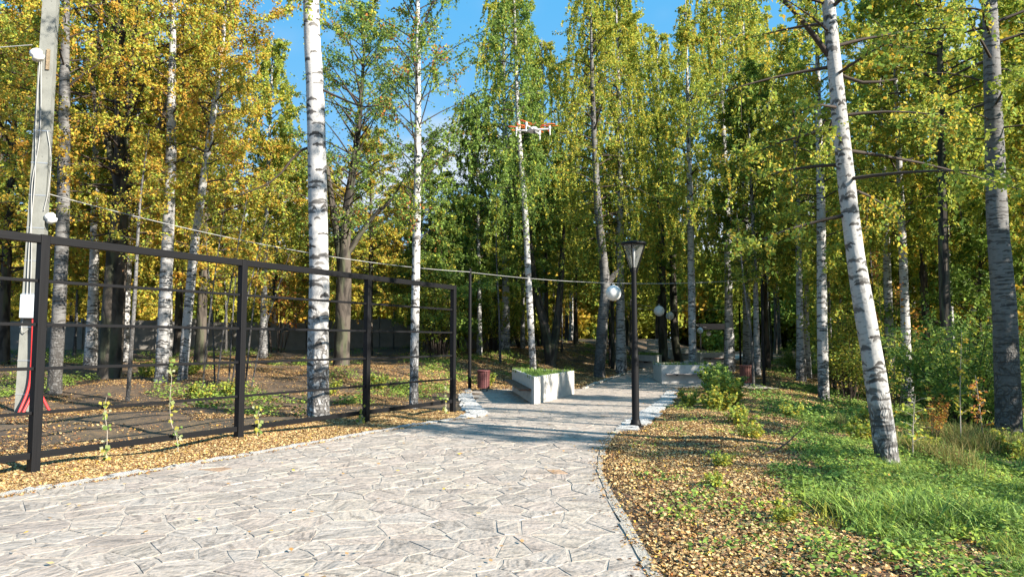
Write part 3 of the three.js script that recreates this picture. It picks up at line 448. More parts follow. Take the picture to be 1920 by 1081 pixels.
// ---------------------------------------------------------------- the wood
{
  const r = rng(4242), taken = [[-15.17, 28], [-12.27, 26], [-11.67, 26.3], [-14.76, 24], [-7.82, 34], [0.92, 31], [4.45, 38], [9.25, 38], [11.72, 28], [10.2, 50], [12.6, 56], [2.2, 42], [10.64, 16], [9.95, 30.6]];
  const LAB = {
    birchY: ['birch_tree', 'white stemmed birch with yellow green leaves deep in the wood', 'yellow green birches of the wood'], birchG: ['birch_tree', 'white stemmed birch still in green leaf deep in the wood', 'green birches of the wood'],
    weep: ['weeping_birch', 'tall weeping birch trailing long hanging twigs above the wood', 'weeping birches'], gold: ['golden_tree', 'dark stemmed tree with broad golden crown in the wood', 'golden trees of the wood'],
    dark: ['green_tree', 'dark stemmed tree with dense green crown in the wood', 'green trees of the wood'], yell: ['yellow_tree', 'low bright yellow tree at the back of the wood', 'yellow trees at the back'], under: ['young_tree', 'low leafy young tree filling the gap between taller trunks', 'understorey trees'], mast: ['straight_tree', 'straight dark trunk, bare up to its high crown, in the wood', 'bare straight trunks of the wood'], slim: ['slim_tree', 'slim crooked young tree among the trunks of the wood', 'slim young trees'],
  };
  const put = (k, x, d, s) => { const v = K[k]; plant(v[Math.floor(r() * v.length)], ...LAB[k], x, d, r() * 6.28, s); taken.push([x, d]); };
  const scatter = (n, x0, x1, d0, d1, gap, mix, ok = () => true, s0 = 0.85, s1 = 1.15) => {
    const tot = mix.reduce((s, m) => s + m[1], 0);
    for (let i = 0, tries = 0; i < n && tries < n * 40; tries++) {
      const d = lerp(d0, d1, r()), x = lerp(x0(d), x1(d), r());
      if (x > xlS(d) - 1.6 && x < xrS(d) + 2.2 && d < 70) continue;
      if (!ok(x, d) || taken.some(([a, b]) => Math.hypot(a - x, b - d) < gap)) continue;
      let q = r() * tot, k = mix[0][0]; for (const m of mix) { if (q < m[1]) { k = m[0]; break; } q -= m[1]; }
      put(k, x, d, lerp(s0, s1, r())); i++;
    }
  };
  // weeping birches over the middle of the picture
  for (const [x, d, s] of [[-0.4, 45, 1.12], [7.6, 52, 1.28], [2.4, 54, 1.1], [6.1, 41.5, 1.12], [12.6, 43, 1.15], [15.6, 49, 1.25], [18.5, 54, 1.25], [12.2, 60, 1.3]]) put('weep', x, d, s);
  // right of the path
  for (const [k, x, d, s] of [['birchY', 14.4, 37, 1], ['birchG', 13.2, 40, 1], ['birchY', 15.4, 29, 1], ['birchY', 16.8, 33, 1.05], ['birchY', 18.6, 26, 1.05], ['birchY', 17.6, 22.5, 0.95], ['gold', 22, 30, 1]]) put(k, x, d, s);
  scatter(20, (d) => xrS(d) + 3, (d) => d * 0.74 + 3, 24, 46, 2.3, [['birchY', 5], ['birchG', 1.5], ['mast', 4], ['slim', 3], ['gold', 0.7]], (x, d) => x / d > 0.28);
  scatter(34, (d) => xrS(d) + 2, (d) => d * 0.74 + 2, 46, 82, 2.4, [['birchY', 3], ['birchG', 1], ['mast', 7], ['slim', 2], ['yell', 2]]);
  // left and middle, behind the fence
  scatter(13, (d) => -d * 0.72, (d) => -d * 0.30, 31, 46, 2.8, [['gold', 5], ['birchY', 3], ['slim', 1]]);
  scatter(16, (d) => -d * 0.72, (d) => -d * 0.26, 54, 74, 3, [['gold', 4], ['yell', 6], ['birchY', 1]]);
  scatter(12, (d) => -d * 0.27, (d) => -d * 0.06, 42, 66, 3, [['dark', 3], ['gold', 2], ['slim', 2]], undefined, 0.6, 0.85);
  scatter(26, (d) => -d * 0.06, (d) => xlS(d) - 2, 38, 76, 2.2, [['mast', 7], ['birchG', 2], ['slim', 3], ['yell', 1]], undefined, 0.75, 1);
  scatter(9, (d) => xrS(d) + 6, (d) => d * 0.72, 26, 62, 2.6, [['under', 1]], (x, d) => x / d > 0.42);
  scatter(6, (d) => -d * 0.14, (d) => -d * 0.01, 40, 60, 2.6, [['under', 1]]);
  // out of the picture to the right: their trunks and crowns stripe the path with shade
  for (const [k, x, d, s] of [['under', 14.8, 13.2, 0.95], ['slim', 18.5, 5.6, 1.5], ['birchG', 24, 10.5, 0.95], ['slim', 17.3, 0.7, 1.35]]) put(k, x, d, s);
}
// far forest that closes the view
{
  const L = new Leaves(), r = rng(9), pk = picker(PAL.yg), pg = picker(PAL.gold);
  for (let i = 0; i < 260; i++) { const x = gauss(r) * 1.1, y = gauss(r) * 1.2, z = gauss(r) * 1.1; L.leaf(x, y, z, gauss(r), gauss(r) + 0.5, gauss(r), gauss(r), gauss(r) - 0.4, gauss(r), 0.36, 0.26, [1, 1, 1], 0.7 + 0.6 * r()); }
  const n = 3600, m = new THREE.InstancedMesh(L.build(), leafMat, n), M = new THREE.Matrix4(), q = new THREE.Quaternion(), col = new THREE.Color();
  for (let i = 0; i < n; i++) {
    const a = lerp(-0.78, 0.78, r()), R = lerp(94, 116, r()), x = Math.sin(a) * R, d = Math.cos(a) * R, hh = lerp(9, 15, vnoise(a * 40, 3, 8)), y = groundY(x, d) + Math.pow(r(), 0.8) * hh, s = 0.8 + r();
    q.setFromEuler(new THREE.Euler(r() * 6, r() * 6, r() * 6)); M.compose(new THREE.Vector3(x, y, -d), q, new THREE.Vector3(s, s, s)); m.setMatrixAt(i, M);
    const c = (a < 0.25 ? pg : pk)(clamp(vnoise(a * 60, R * 0.1, 14) * 0.7 + r() * 0.3)); col.setRGB(c[0], c[1], c[2]); m.setColorAt(i, col);
  }
  m.name = 'far_forest'; m.userData = { kind: 'stuff', label: 'far mass of yellow and green woodland foliage' }; m.castShadow = m.receiveShadow = true; scene.add(m);
}

// ---------------------------------------------------------------- litter, grass and ground cover
function spread(name, label, geos, mat, n, f, seed) {             // f(r) -> [x, d, scale, lift, tint] or null
  const r = rng(seed), per = geos.map(() => []);
  for (let i = 0; i < n; i++) { const s = f(r); if (s) per[Math.floor(r() * geos.length)].push([s, r() * 6.28, r(), r()]); }
  geos.forEach((g, k) => {
    const list = per[k]; if (!list.length) return;
    const m = new THREE.InstancedMesh(g, mat, list.length), M = new THREE.Matrix4(), q = new THREE.Quaternion(), col = new THREE.Color(), up = new THREE.Vector3(0, 1, 0), nn = new THREE.Vector3(), q2 = new THREE.Quaternion();
    list.forEach(([[x, d, s, lift, t], a, b, c], i) => {
      const y = groundY(x, d), e = 0.15; nn.set(groundY(x - e, d) - groundY(x + e, d), 2 * e, groundY(x, d + e) - groundY(x, d - e)).normalize(); q.setFromUnitVectors(up, nn); q2.setFromAxisAngle(up, a); q.multiply(q2);
      M.compose(new THREE.Vector3(x, y + lift, -d), q, new THREE.Vector3(s, s, s)); m.setMatrixAt(i, M); const f2 = 0.8 + 0.4 * b; col.setRGB(f2 * t[0], f2 * t[1], f2 * t[2]); m.setColorAt(i, col);
    });
    m.name = numbered(name); m.userData = { kind: 'stuff', label }; m.castShadow = m.receiveShadow = true; scene.add(m);
  });
}
const litterGeo = [1, 2, 3].map((s) => { const r = rng(500 + s), L = new Leaves(), pk = picker(PAL.litter); for (let i = 0; i < 44; i++) { const a = r() * 6.28, R = Math.sqrt(r()) * 0.26, sz = 0.016 + r() * r() * 0.046; L.leaf(Math.cos(a) * R, 0.004 + r() * 0.018, Math.sin(a) * R, gauss(r) * 0.9, 1, gauss(r) * 0.9, gauss(r), gauss(r) * 0.4, gauss(r), sz, sz * (0.5 + 0.4 * r()), pk(r()), 0.5 + 0.85 * r()); } return L.build(); });
const W1 = [1, 1, 1];
const S = (x, d) => x - xrS(d), Lf = (x, d) => xlS(d) - x;
const green = (x, d) => { const s = S(x, d); return s > 0 ? smooth(0.44, 0.58, fbm(x * 0.45 + 3, d * 0.3, 3, 88) * 0.6 + 0.46 * smooth(0.3, 3.4, s - (d > 9 ? (d - 9) * 0.27 : 0))) : 0; };
spread('fallen_leaves', 'fallen gold and brown leaves on the verge right of the path', litterGeo, litterMat, 26000, (r) => { const d = 2.2 + 27.4 * Math.pow(r(), 1.4), s = 6.5 * r(), x = xrS(d) + s; if (x < xr(d) + 0.06 + 0.17 * r() || r() > (1 - 0.6 * green(x, d)) * (0.45 + 0.55 * smooth(0.3, 0.5, vnoise(x * 1.3, d * 1.3, 91)))) return null; if (d > 13.3 && d < 28.8 && x < xr(d) + 0.62) return null; return [x, d, 0.85 + r() * 0.35, 0.004, W1]; }, 61);
spread('fallen_leaves', 'fallen leaves on the strip between the fence and the paving', litterGeo, litterMat, 14000, (r) => { const d = 4 + 14 * r(), w = 0.1 + 2.6 * r(), x = xlS(d) - w; if (x > xl(d) - 0.16 || r() > 0.45 + 0.55 * smooth(0.35, 0.5, vnoise(x * 1.6, d * 1.6, 92))) return null; return [x, d, 0.85 + r() * 0.3, 0.004, W1]; }, 62);
spread('fallen_leaves', 'scattered fallen leaves on the bare soil behind the fence', litterGeo, litterMat, 21000, (r) => { const d = 8 + 34 * Math.pow(r(), 0.8), x = xlS(d) - 2.2 - 24 * r(); if (Math.abs(x / d) > 0.75 || r() > 0.10 + 0.8 * smooth(0.48, 0.68, fbm(x * 0.5, d * 0.7, 3, 93))) return null; return [x, d, 0.9 + r() * 0.6, 0.004, [0.82, 0.78, 0.75]]; }, 63);
spread('fallen_leaves', 'fallen leaves thinly covering the ground under the wood', litterGeo, litterMat, 16000, (r) => { const d = 26 + 34 * r(), x = lerp(-4, d * 0.7, r()); if (onPath(x, d, 0.3) || r() > 0.7) return null; return [x, d, 1.2 + r() * 0.9, 0.004, W1]; }, 64);
{                                                                 // single leaves lying on the paving
  const r = rng(70), L = new Leaves(), pk = picker(PAL.litter);
  for (let i = 0; i < 150; i++) { const d = 4.5 + 22 * r() * r(), x = lerp(xl(d), xr(d), r()), sz = 0.04 + 0.025 * r(); L.leaf(x, pathY(d) + 0.034, -d, gauss(r) * 0.3, 1, gauss(r) * 0.3, gauss(r), 0, gauss(r), sz, sz * 0.7, pk(r() * 0.8), 0.9); }
  const m = top('fallen_leaves', L.build(), litterMat, { kind: 'stuff', label: 'stray yellow leaves lying on the paving' });
  m.castShadow = true;
}
const gcol = [C.green, C.lgreen, [0.17, 0.27, 0.05], [0.22, 0.31, 0.08]];
const grassGeo = [1, 2, 3].map((s) => { const r = rng(600 + s), L = new Leaves(); for (let i = 0; i < 34; i++) { const a = r() * 6.28, R = Math.sqrt(r()) * 0.14, b = r() * 6.28; L.blade(Math.cos(a) * R, -0.01, Math.sin(a) * R, Math.cos(b), Math.sin(b), 0.12 + 0.22 * r(), 0.3 + 0.9 * r(), 0.008 + 0.006 * r(), gcol[Math.floor(r() * 4)], 0.8 + 0.5 * r()); } return L.build(); });
const coverGeo = [1, 2, 3].map((s) => { const r = rng(700 + s), L = new Leaves(); for (let i = 0; i < 58; i++) { const a = r() * 6.28, R = Math.sqrt(r()) * 0.2, sz = 0.025 + 0.035 * r(); L.leaf(Math.cos(a) * R, 0.02 + 0.2 * r() * r() * (1.2 - R * 3), Math.sin(a) * R, gauss(r) * 0.9, 0.9, gauss(r) * 0.9, Math.cos(a) + gauss(r), -0.3 + gauss(r) * 0.4, Math.sin(a) + gauss(r), sz, sz * (0.45 + 0.3 * r()), r() < 0.96 ? gcol[Math.floor(r() * 3)] : C.tan, 0.75 + 0.5 * r()); } return L.build(); });
const dryGeo = [1, 2].map((s) => { const r = rng(650 + s), L = new Leaves(); for (let i = 0; i < 30; i++) { const a = r() * 6.28, R = Math.sqrt(r()) * 0.14, b = r() * 6.28; L.blade(Math.cos(a) * R, -0.01, Math.sin(a) * R, Math.cos(b), Math.sin(b), 0.14 + 0.25 * r(), 0.3 + 0.7 * r(), 0.007, [[0.26, 0.2, 0.07], [0.2, 0.19, 0.05], [0.13, 0.17, 0.04]][i % 3], 0.8 + 0.4 * r()); } return L.build(); });
spread('grass', 'long green grass tufts on the slope below the birch', grassGeo, grassMat, 11000, (r) => { const d = 4 + 8.5 * Math.pow(r(), 1.3), s = 1.6 + 9 * r(), x = xrS(d) + s, n = vnoise(x * 0.9, d * 0.9, 94); if (r() > green(x, d) * (0.3 + 0.7 * smooth(0.3, 0.55, n)) * smooth(1.4, 3.0, s) * smooth(0.25, 0.5, vnoise(x * 2.3, d * 2.3, 101))) return null; return [x, d, (0.45 + r() * 0.55) * (0.6 + 0.9 * smooth(0.3, 0.9, vnoise(x * 0.6 + 7, d * 0.6, 99))), 0, r() < 0.12 ? [1.6, 1.1, 0.9] : W1]; }, 65);
spread('ground_cover', 'leafy green ground cover creeping over the slope', coverGeo, grassMat, 22000, (r) => { const d = 4 + 26 * Math.pow(r(), 1.3), s = 0.5 + 12 * Math.pow(r(), 1.2), x = xrS(d) + s; if (r() > green(x, d) * (0.25 + 0.75 * smooth(0.66, 0.42, vnoise(x * 0.9, d * 0.9, 94))) * smooth(0.22, 0.5, vnoise(x * 2.1 + 9, d * 2.1, 102)) + 0.03 || x < xr(d) + 0.5) return null; return [x, d, 0.45 + r() * 0.75, 0, r() < 0.25 ? [1.5, 1.25, 0.9] : W1]; }, 66);
spread('dry_grass', 'straw yellow autumn weeds around the foot of the leaning birch', dryGeo, grassMat, 2600, (r) => { const d = 9.8 + 6.4 * r(), x = 4.9 + 0.12 * d + 6 * r(); if (r() > smooth(0.35, 0.6, vnoise(x * 0.8 + 4, d * 0.8, 95))) return null; return [x, d, 0.8 + r() * 0.7, 0, W1]; }, 67);
spread('undergrowth', 'low green undergrowth beneath the trees', coverGeo, grassMat, 9000, (r) => { const d = 16 + 44 * r(), x = lerp(-d * 0.7, d * 0.72, r()), s = S(x, d), l = Lf(x, d); if (onPath(x, d, 1) || (s < 3 && l < 2.5) || r() > smooth(0.5, 0.64, fbm(x * 0.3, d * 0.3, 3, 97)) * (s > 0 ? 1.6 : 0.5)) return null; return [x, d, 1.2 + r() * 1.2, 0, s > 0 ? W1 : [1.1, 1, 0.8]]; }, 68);

// ---------------------------------------------------------------- bushes, saplings and the planted strip
const softMat = leafMat;
function bushGeo(seed, o) {                                       // stems from the ground, leaves round their upper reach
  const r = rng(seed), L = new Leaves(), st = [], pick = picker(PAL[o.pal]);
  for (let b = 0; b < o.stems; b++) {
    const a = r() * 6.28, R = o.R * Math.sqrt(r()), h = o.h * (0.55 + 0.5 * r()) * (1 - 0.35 * (R / o.R) ** 2), cx = Math.cos(a), sz = Math.sin(a), x0 = cx * R * 0.25, z0 = sz * R * 0.25, x1 = cx * R, z1 = sz * R;
    st.push(limb([[x0, -0.05, z0, o.sr], [lerp(x0, x1, 0.4), h * 0.55, lerp(z0, z1, 0.4), o.sr * 0.7], [x1, h, z1, 0.003]], { seg: 4, step: h / 3 }));
    const bc = (r() - 0.5) * 0.4;
    for (let j = 0; j < o.per; j++) {
      const u = lerp(o.low ?? 0.2, 1.05, Math.pow(r(), 0.8)), s = o.sig * (1.25 - 0.6 * u), sz2 = o.size * (0.6 + 0.8 * r());
      L.leaf(lerp(x0, x1, Math.pow(u, 1.2)) + gauss(r) * s, h * u + gauss(r) * s * 0.6, lerp(z0, z1, Math.pow(u, 1.2)) + gauss(r) * s, gauss(r) * 0.8, 0.7 + gauss(r), gauss(r) * 0.8, gauss(r), gauss(r) - 0.3, gauss(r), sz2, sz2 * (o.w ?? 0.7), pick(0.5 + bc + (r() - 0.5) * 0.8), 0.8 + 0.4 * r());
    }
  }
  return { leaves: L.build(), stems: mergeGeometries(st) };
}
function bush(name, label, category, geo, x, d, turn = 0, s = 1, group, leafM = leafMat, stemM = twigMat) { const t = thing(name, label, category, G(x, d), turn, group); t.scale.setScalar(s); part('stems', geo.stems, stemM, t); part('foliage', geo.leaves, leafM, t); return t; }
const BU = {
  dark: [1, 2].map((k) => bushGeo(810 + k, { pal: 'green', stems: 60, R: 1.8, h: 2.6, per: 210, size: 0.10, sig: 0.24, sr: 0.014, w: 0.42 })),
  weed: [1, 2].map((k) => bushGeo(820 + k, { pal: 'yg', stems: 16, R: 0.42, h: 0.6, per: 46, size: 0.075, sig: 0.09, sr: 0.006 })),
  lush: [1, 2].map((k) => bushGeo(830 + k, { pal: 'weep', stems: 26, R: 0.5, h: 0.75, per: 70, size: 0.085, sig: 0.1, sr: 0.007 })),
  lushG: [1, 2].map((k) => bushGeo(840 + k, { pal: 'green', stems: 26, R: 0.5, h: 0.95, per: 70, size: 0.085, sig: 0.11, sr: 0.007 })),
  tall: [1, 2].map((k) => bushGeo(850 + k, { pal: 'yg', stems: 34, R: 1.5, h: 4.4, per: 120, size: 0.11, sig: 0.3, sr: 0.022, low: 0.3 })),
  rustHigh: [bushGeo(861, { pal: 'rust', stems: 5, R: 0.5, h: 3, per: 70, size: 0.045, sig: 0.12, sr: 0.008, low: 0.82 })],
  rust: [bushGeo(860, { pal: 'rust', stems: 12, R: 0.8, h: 2.8, per: 60, size: 0.09, sig: 0.22, sr: 0.012, low: 0.45 })],
};
bush('green_bush', 'broad feathery green bush beside the stout grey birch', 'bush', BU.dark[0], 12.3, 20.2, 0.4, 1.32);
bush('green_bush', 'smaller feathery green bush pressed behind the broad one', 'bush', BU.dark[1], 14.6, 23.5, 2, 1.0);
for (const [x, d, k, s] of [[5.15, 18.6, 0, 0.95], [5.6, 19.4, 1, 1.2]]) bush('planted_shrub', 'yellow green leafy shrub at the near end of the planted strip', 'shrub', BU.lush[k], x, d, d, s, 'shrubs of the planted strip, yellow green');
for (const [x, d, k, s] of [[6.0, 21.0, 0, 1.2], [6.4, 22.8, 1, 1.2], [6.85, 24.8, 0, 1.25], [7.35, 27.2, 1, 1.25]]) bush('planted_shrub', 'deep green leafy shrub in the planted strip before the bench planter', 'shrub', BU.lushG[k], x, d, d, s, 'shrubs of the planted strip, green');
bush('planted_shrub', 'lone small bright green shrub between the lamp and the strip', 'shrub', BU.weed[0], 4.75, 19.9, 1, 0.9);
bush('rust_bush', 'orange red autumn shrub seen behind the leaning birch', 'bush', BU.rust[0], 8.1, 14.4, 1, 0.42);
bush('rust_bush', 'rust coloured young rowan high among the green trees', 'bush', BU.rustHigh[0], 12.9, 25.4, 2, 2.4);
bush('rust_bush', 'orange leaved rowan behind the white birch at the fence', 'bush', BU.rust[0], -14.6, 46, 3, 2.4);
{
  const r = rng(31), all = [];
  for (let i = 0, t = 0; i < 30 && t < 2000; t++) {
    const d = lerp(24, 60, r()), x = lerp(-d * 0.66, d * 0.72, r()); if ((x > xlS(d) - 3.5 && x < xrS(d) + 5) || (x < 0 && d < (x / d < -0.12 ? 53 : 34)) || all.some(([a, b]) => Math.hypot(a - x, b - d) < 2.4) || Math.hypot(x - 12.6, d - 20.5) < 3) continue;
    all.push([x, d]); i++;
    if (x > 0) bush('undergrowth_bush', 'leafy undergrowth bush in the shade of the right hand wood', 'bush', BU[r() < 0.5 ? 'tall' : 'dark'][i % 2], x, d, r() * 6, 0.7 + 0.6 * r(), 'undergrowth bushes right of the path');
    else bush('undergrowth_bush', 'leafy undergrowth bush below the trees behind the fence', 'bush', BU[r() < 0.6 ? 'tall' : 'weed'][i % 2], x, d, r() * 6, 0.8 + 0.7 * r(), 'undergrowth bushes behind the fence');
  }
  for (const [x, d, k] of [[-13.3, 27, 0], [-11.9, 27.5, 1], [-9.4, 22.5, 0], [-8.6, 23, 1], [-4.6, 26, 0], [-5.9, 24, 1], [-1.1, 31, 0], [-13.9, 29, 1]]) bush('weed_clump', 'small leafy weed clump on the bare soil behind the fence', 'weed', BU.weed[k], x, d, x, 1.1, 'weed clumps behind the fence');
  for (const [x, d, s] of [[3.9, 12.2, 0.6], [4.3, 14.1, 0.8], [5.9, 12.6, 0.9], [6.6, 12.1, 0.8], [2.2, 8.1, 0.4], [2.4, 6.6, 0.45], [2.7, 9.6, 0.45], [7.4, 15.2, 1], [6.2, 16.6, 0.8], [8.9, 13.2, 0.9], [9.6, 14.6, 0.9]]) bush('weed_clump', 'small leafy weed clump on the slope right of the path', 'weed', BU.weed[Math.round(d * 10) % 2], x, d, d, s, 'weed clumps right of the path');
}
// saplings near the leaning birch
function sapling(label, x, d, h, pal, seed, n, lean = 0.1) {
  const t = thing('sapling', label, 'sapling', G(x, d)), r = rng(seed), L = new Leaves(), pk = picker(PAL[pal]), st = [limb([[0, -0.05, 0, 0.012], [lean * 0.4, h * 0.5, 0, 0.009], [lean, h, 0.05, 0.003]], { seg: 5, step: 0.2 })];
  for (let i = 0; i < 12; i++) { const u = 0.3 + 0.65 * i / 12, a = i * 2.4, l = 0.14 + 0.16 * r(), x0 = lean * u, y0 = h * u, ex = x0 + Math.cos(a) * l, ey = y0 + 0.08, ez = Math.sin(a) * l; st.push(limb([[x0, y0, 0.02, 0.004], [lerp(x0, ex, 0.5), y0 + 0.06, ez / 2, 0.003], [ex, ey, ez, 0.002]], { seg: 3, step: 0.2 })); for (let j = 0; j < n; j++) { const k = r(), sz = 0.05 + 0.04 * r(); L.leaf(lerp(x0, ex, k) + gauss(r) * 0.05, lerp(y0, ey, k) + gauss(r) * 0.05, ez * k + gauss(r) * 0.05, gauss(r), 0.6 + gauss(r), gauss(r), Math.cos(a), -0.6, Math.sin(a), sz, sz * 0.7, pk(r()), 0.9 + 0.3 * r()); } }
  part('stem', mergeGeometries(st), paleTwigMat, t); part('foliage', L.build(), leafMat, t);
}
sapling('thin sapling with yellowing leaves in front of the feathery bush', 8.4, 14, 2.2, 'bright', 1, 14, 0.08);
sapling('short sapling with withered red brown leaves beside the grey birch', 9.1, 14.4, 1.4, 'rust', 2, 10, -0.15);
sapling('low twiggy sapling close behind the leaning birch', 6.1, 11.4, 1.0, 'yg', 3, 5, 0.05);
sapling('nearly bare low sapling on the open slope', 8.0, 11.2, 1.0, 'yg', 4, 1, 0.04);

// ---------------------------------------------------------------- black metal trellis fence
const blackTex = tex(256, 256, (u, v, o) => { const n = fbm(u * 12, v * 12, 4, 141, 12, 12); o[0] = o[1] = o[2] = 0.5 + (n - 0.5) * 0.35; }, false);
const blackMetal = new THREE.MeshPhysicalMaterial({ color: rgb(0.009, 0.009, 0.010), roughness: 1, roughnessMap: blackTex, metalness: 0, specularIntensity: 0.3 });
{
  const fence = thing('trellis_fence', 'black metal trellis fence of square posts and flat rails', 'fence');
  const P = [[-7.4, 6.45], [-5.9, 9.24], [-4.4, 12.03], [-2.9, 14.82], [-1.4, 17.6]], ang = Math.atan2(2.79, 1.5), H = 2.93;
  P.forEach(([x, d]) => { const y = groundY(x, d), m = part('post', new RoundedBoxGeometry(0.112, H + 0.3, 0.112, 2, 0.008), blackMetal, fence); m.position.set(x, (H - 0.3) / 2, -d); m.rotation.y = ang; });
  const rail = (i, y, h, w) => { const [x0, d0] = P[i], [x1, d1] = P[i + 1], m = part('rail', new RoundedBoxGeometry(Math.hypot(x1 - x0, d1 - d0) - 0.115, h, w, 1, 0.004), blackMetal, fence); m.position.set((x0 + x1) / 2, y, -(d0 + d1) / 2); m.rotation.y = ang; };
  for (let i = 0; i < 4; i++) { rail(i, H - 0.05, 0.1, 0.1); for (let k = 1; k <= 4; k++) rail(i, H - 0.03 - k * 0.545, 0.04, 0.04); rail(i, 0.2, 0.08, 0.06); }
  P.forEach(([x, d]) => { const m = part('post_cap', new THREE.BoxGeometry(0.116, 0.006, 0.116), blackMetal, fence); m.position.set(x, H + 0.003, -d); m.rotation.y = ang; });
  // young climbers on the fence
  const climbers = [[0.28, 1, 0.95, 'young climber with broad pale leaves beside the first fence post in view'], [0.62, 1, 1.4, 'young climber with a tall bare shoot in the middle of the fence panel'], [0.1, 2, 0.55, 'stocky young climber pale leaved at the second post in view'], [0.93, 2, 0.42, 'small green climber at the foot of the third post in view'], [0.85, 3, 0.8, 'wispy pale climber on the last fence panel']];
  climbers.forEach(([t, i, h, label], n) => {
    const x = lerp(P[i][0], P[i + 1][0], t) + 0.1, d = lerp(P[i][1], P[i + 1][1], t) - 0.1, o = thing('climbing_plant', label, 'climber', G(x, d)), r = rng(330 + n), L = new Leaves(), pts = [];
    for (let k = 0; k <= 6; k++) pts.push([(r() - 0.5) * 0.08 - 0.1 * k / 6 * (n === 1 ? 1.6 : 0.2), h * k / 6 - (k ? 0 : 0.05), (r() - 0.5) * 0.06, 0.006 - 0.0006 * k]);
    part('stem', limb(pts, { seg: 4, step: 0.1 }), paleTwigMat, o);
    const cols = [[0.20, 0.28, 0.06], [0.26, 0.31, 0.11], [0.36, 0.37, 0.22], [0.34, 0.31, 0.05], [0.13, 0.21, 0.045]];
    for (let k = 0; k < 34; k++) { const u = Math.pow(r(), 1.5), q = pts[Math.min(5, Math.floor(u * 6))], s = 0.045 + 0.06 * r() * (1 - 0.5 * u); L.leaf(q[0] + gauss(r) * 0.07, h * u, q[2] + gauss(r) * 0.07, gauss(r) * 0.7 + 0.3, 0.4, gauss(r) * 0.5 + 0.6, gauss(r), -0.7, gauss(r), s, s * 0.85, cols[Math.floor(r() * 5)], 0.9 + 0.3 * r()); }
    part('foliage', L.build(), leafMat, o);
  });
}

// ---------------------------------------------------------------- street lamp
const glassMat = new THREE.MeshPhysicalMaterial({ color: rgb(0.8, 0.81, 0.8), roughness: 0.1, transmission: 0.88, thickness: 0, ior: 1.45 });
const greyMetal = new THREE.MeshStandardMaterial({ color: rgb(0.45, 0.46, 0.47), roughness: 0.4, metalness: 0.7 });
const lathe = (pts, seg = 24) => new THREE.LatheGeometry(pts.map((p) => new THREE.Vector2(p[0], p[1])), seg);
{
  const t = thing('street_lamp', 'black park lamp with a conical glass lantern at the path edge', 'street lamp', [2.32, 0, -14]);
  part('base_plate', lathe([[0, 0], [0.16, 0], [0.16, 0.02], [0.15, 0.03], [0, 0.03]]), blackMetal, t);
  part('base_collar', lathe([[0.078, 0.03], [0.105, 0.03], [0.105, 0.07], [0.09, 0.09], [0.09, 0.13], [0.078, 0.14]]), blackMetal, t);
  part('pole', lathe([[0.07, 0.03], [0.07, 1.30], [0.062, 1.34], [0.058, 1.38], [0.046, 2.90], [0.05, 2.94], [0.05, 3.0], [0, 3.0]]), blackMetal, t);
  part('lantern_glass', lathe([[0.052, 3.0], [0.2, 3.43]], 32), glassMat, t);
  part('inner_tube', lathe([[0, 3.0], [0.018, 3.0], [0.018, 3.14], [0.03, 3.16], [0.03, 3.36], [0.015, 3.4], [0, 3.4]], 16), greyMetal, t);
  for (let k = 0; k < 4; k++) { const a = k * Math.PI / 2 + 0.35, c = Math.cos(a), s = Math.sin(a); part('strut', limb([[c * 0.05, 2.9, s * 0.05, 0.012], [c * 0.13, 3.17, s * 0.13, 0.011], [c * 0.215, 3.43, s * 0.215, 0.011]], { seg: 6, step: 0.2 }), blackMetal, t); }
  part('cap', lathe([[0, 3.425], [0.225, 3.425], [0.242, 3.44], [0.242, 3.47], [0.225, 3.485], [0.08, 3.51], [0, 3.513]], 36), blackMetal, t);
}

// ---------------------------------------------------------------- wire poles, wires and globe lamps
const wireMat = new THREE.MeshStandardMaterial({ color: rgb(0.30, 0.30, 0.29), roughness: 0.6 });
const globeMat = new THREE.MeshPhysicalMaterial({ color: rgb(0.74, 0.74, 0.73), roughness: 0.8, specularIntensity: 0.1 });
function wirePole(label, x, d, h) { const t = thing('wire_pole', label, 'pole', [x, groundY(x, d) - 0.02, -d]); part('shaft', new THREE.CylinderGeometry(0.06, 0.07, h, 14).translate(0, h / 2, 0), blackMetal, t); part('foot_plate', bx(0.26, 0.02, 0.26, 0, 0.012, 0), blackMetal, t); part('cap', new THREE.SphereGeometry(0.062, 12, 6, 0, 6.3, 0, 1.57).translate(0, h, 0), blackMetal, t); part('hook', new THREE.TorusGeometry(0.04, 0.008, 6, 14).translate(0, h - 0.12, 0.1), blackMetal, t); return t; }
wirePole('thin black pole beside the first litter bin', -1.64, 28.8, 4.66);
wirePole('thin black pole beside the second litter bin', 10.85, 32, 4.66);
wirePole('thin black pole behind the bent birch', 6.2, 47, 4.2);
wirePole('thin black pole behind the far planters', 15.4, 50, 4.2);
function wire(label, a, b, sag, r = 0.012) { const p = (t) => [lerp(a[0], b[0], t), lerp(a[1], b[1], t) - sag * 4 * t * (1 - t), lerp(a[2], b[2], t), r], pts = []; for (let k = 0; k <= 12; k++) pts.push(p(k / 12)); top('wire', limb(pts, { seg: 5, step: 0.6 }), wireMat, { label, category: 'wire' }); return p; }
const w0 = wire('sagging grey wire from the utility pole to the first black pole', [-11.98, 5.4, -18.9], [-1.64, 4.3, -28.7], 0.35, 0.012);
const w1 = wire('grey wire crossing the path between the two black poles', [-1.64, 4.3, -28.8], [10.85, 4.32, -32], 0.32, 0.012);
const w2 = wire('far grey wire strung over the path behind the bent birch', [6.2, groundY(6.2, 47) + 3.95, -47], [15.4, groundY(15.4, 50) + 3.95, -50], 0.3, 0.014);
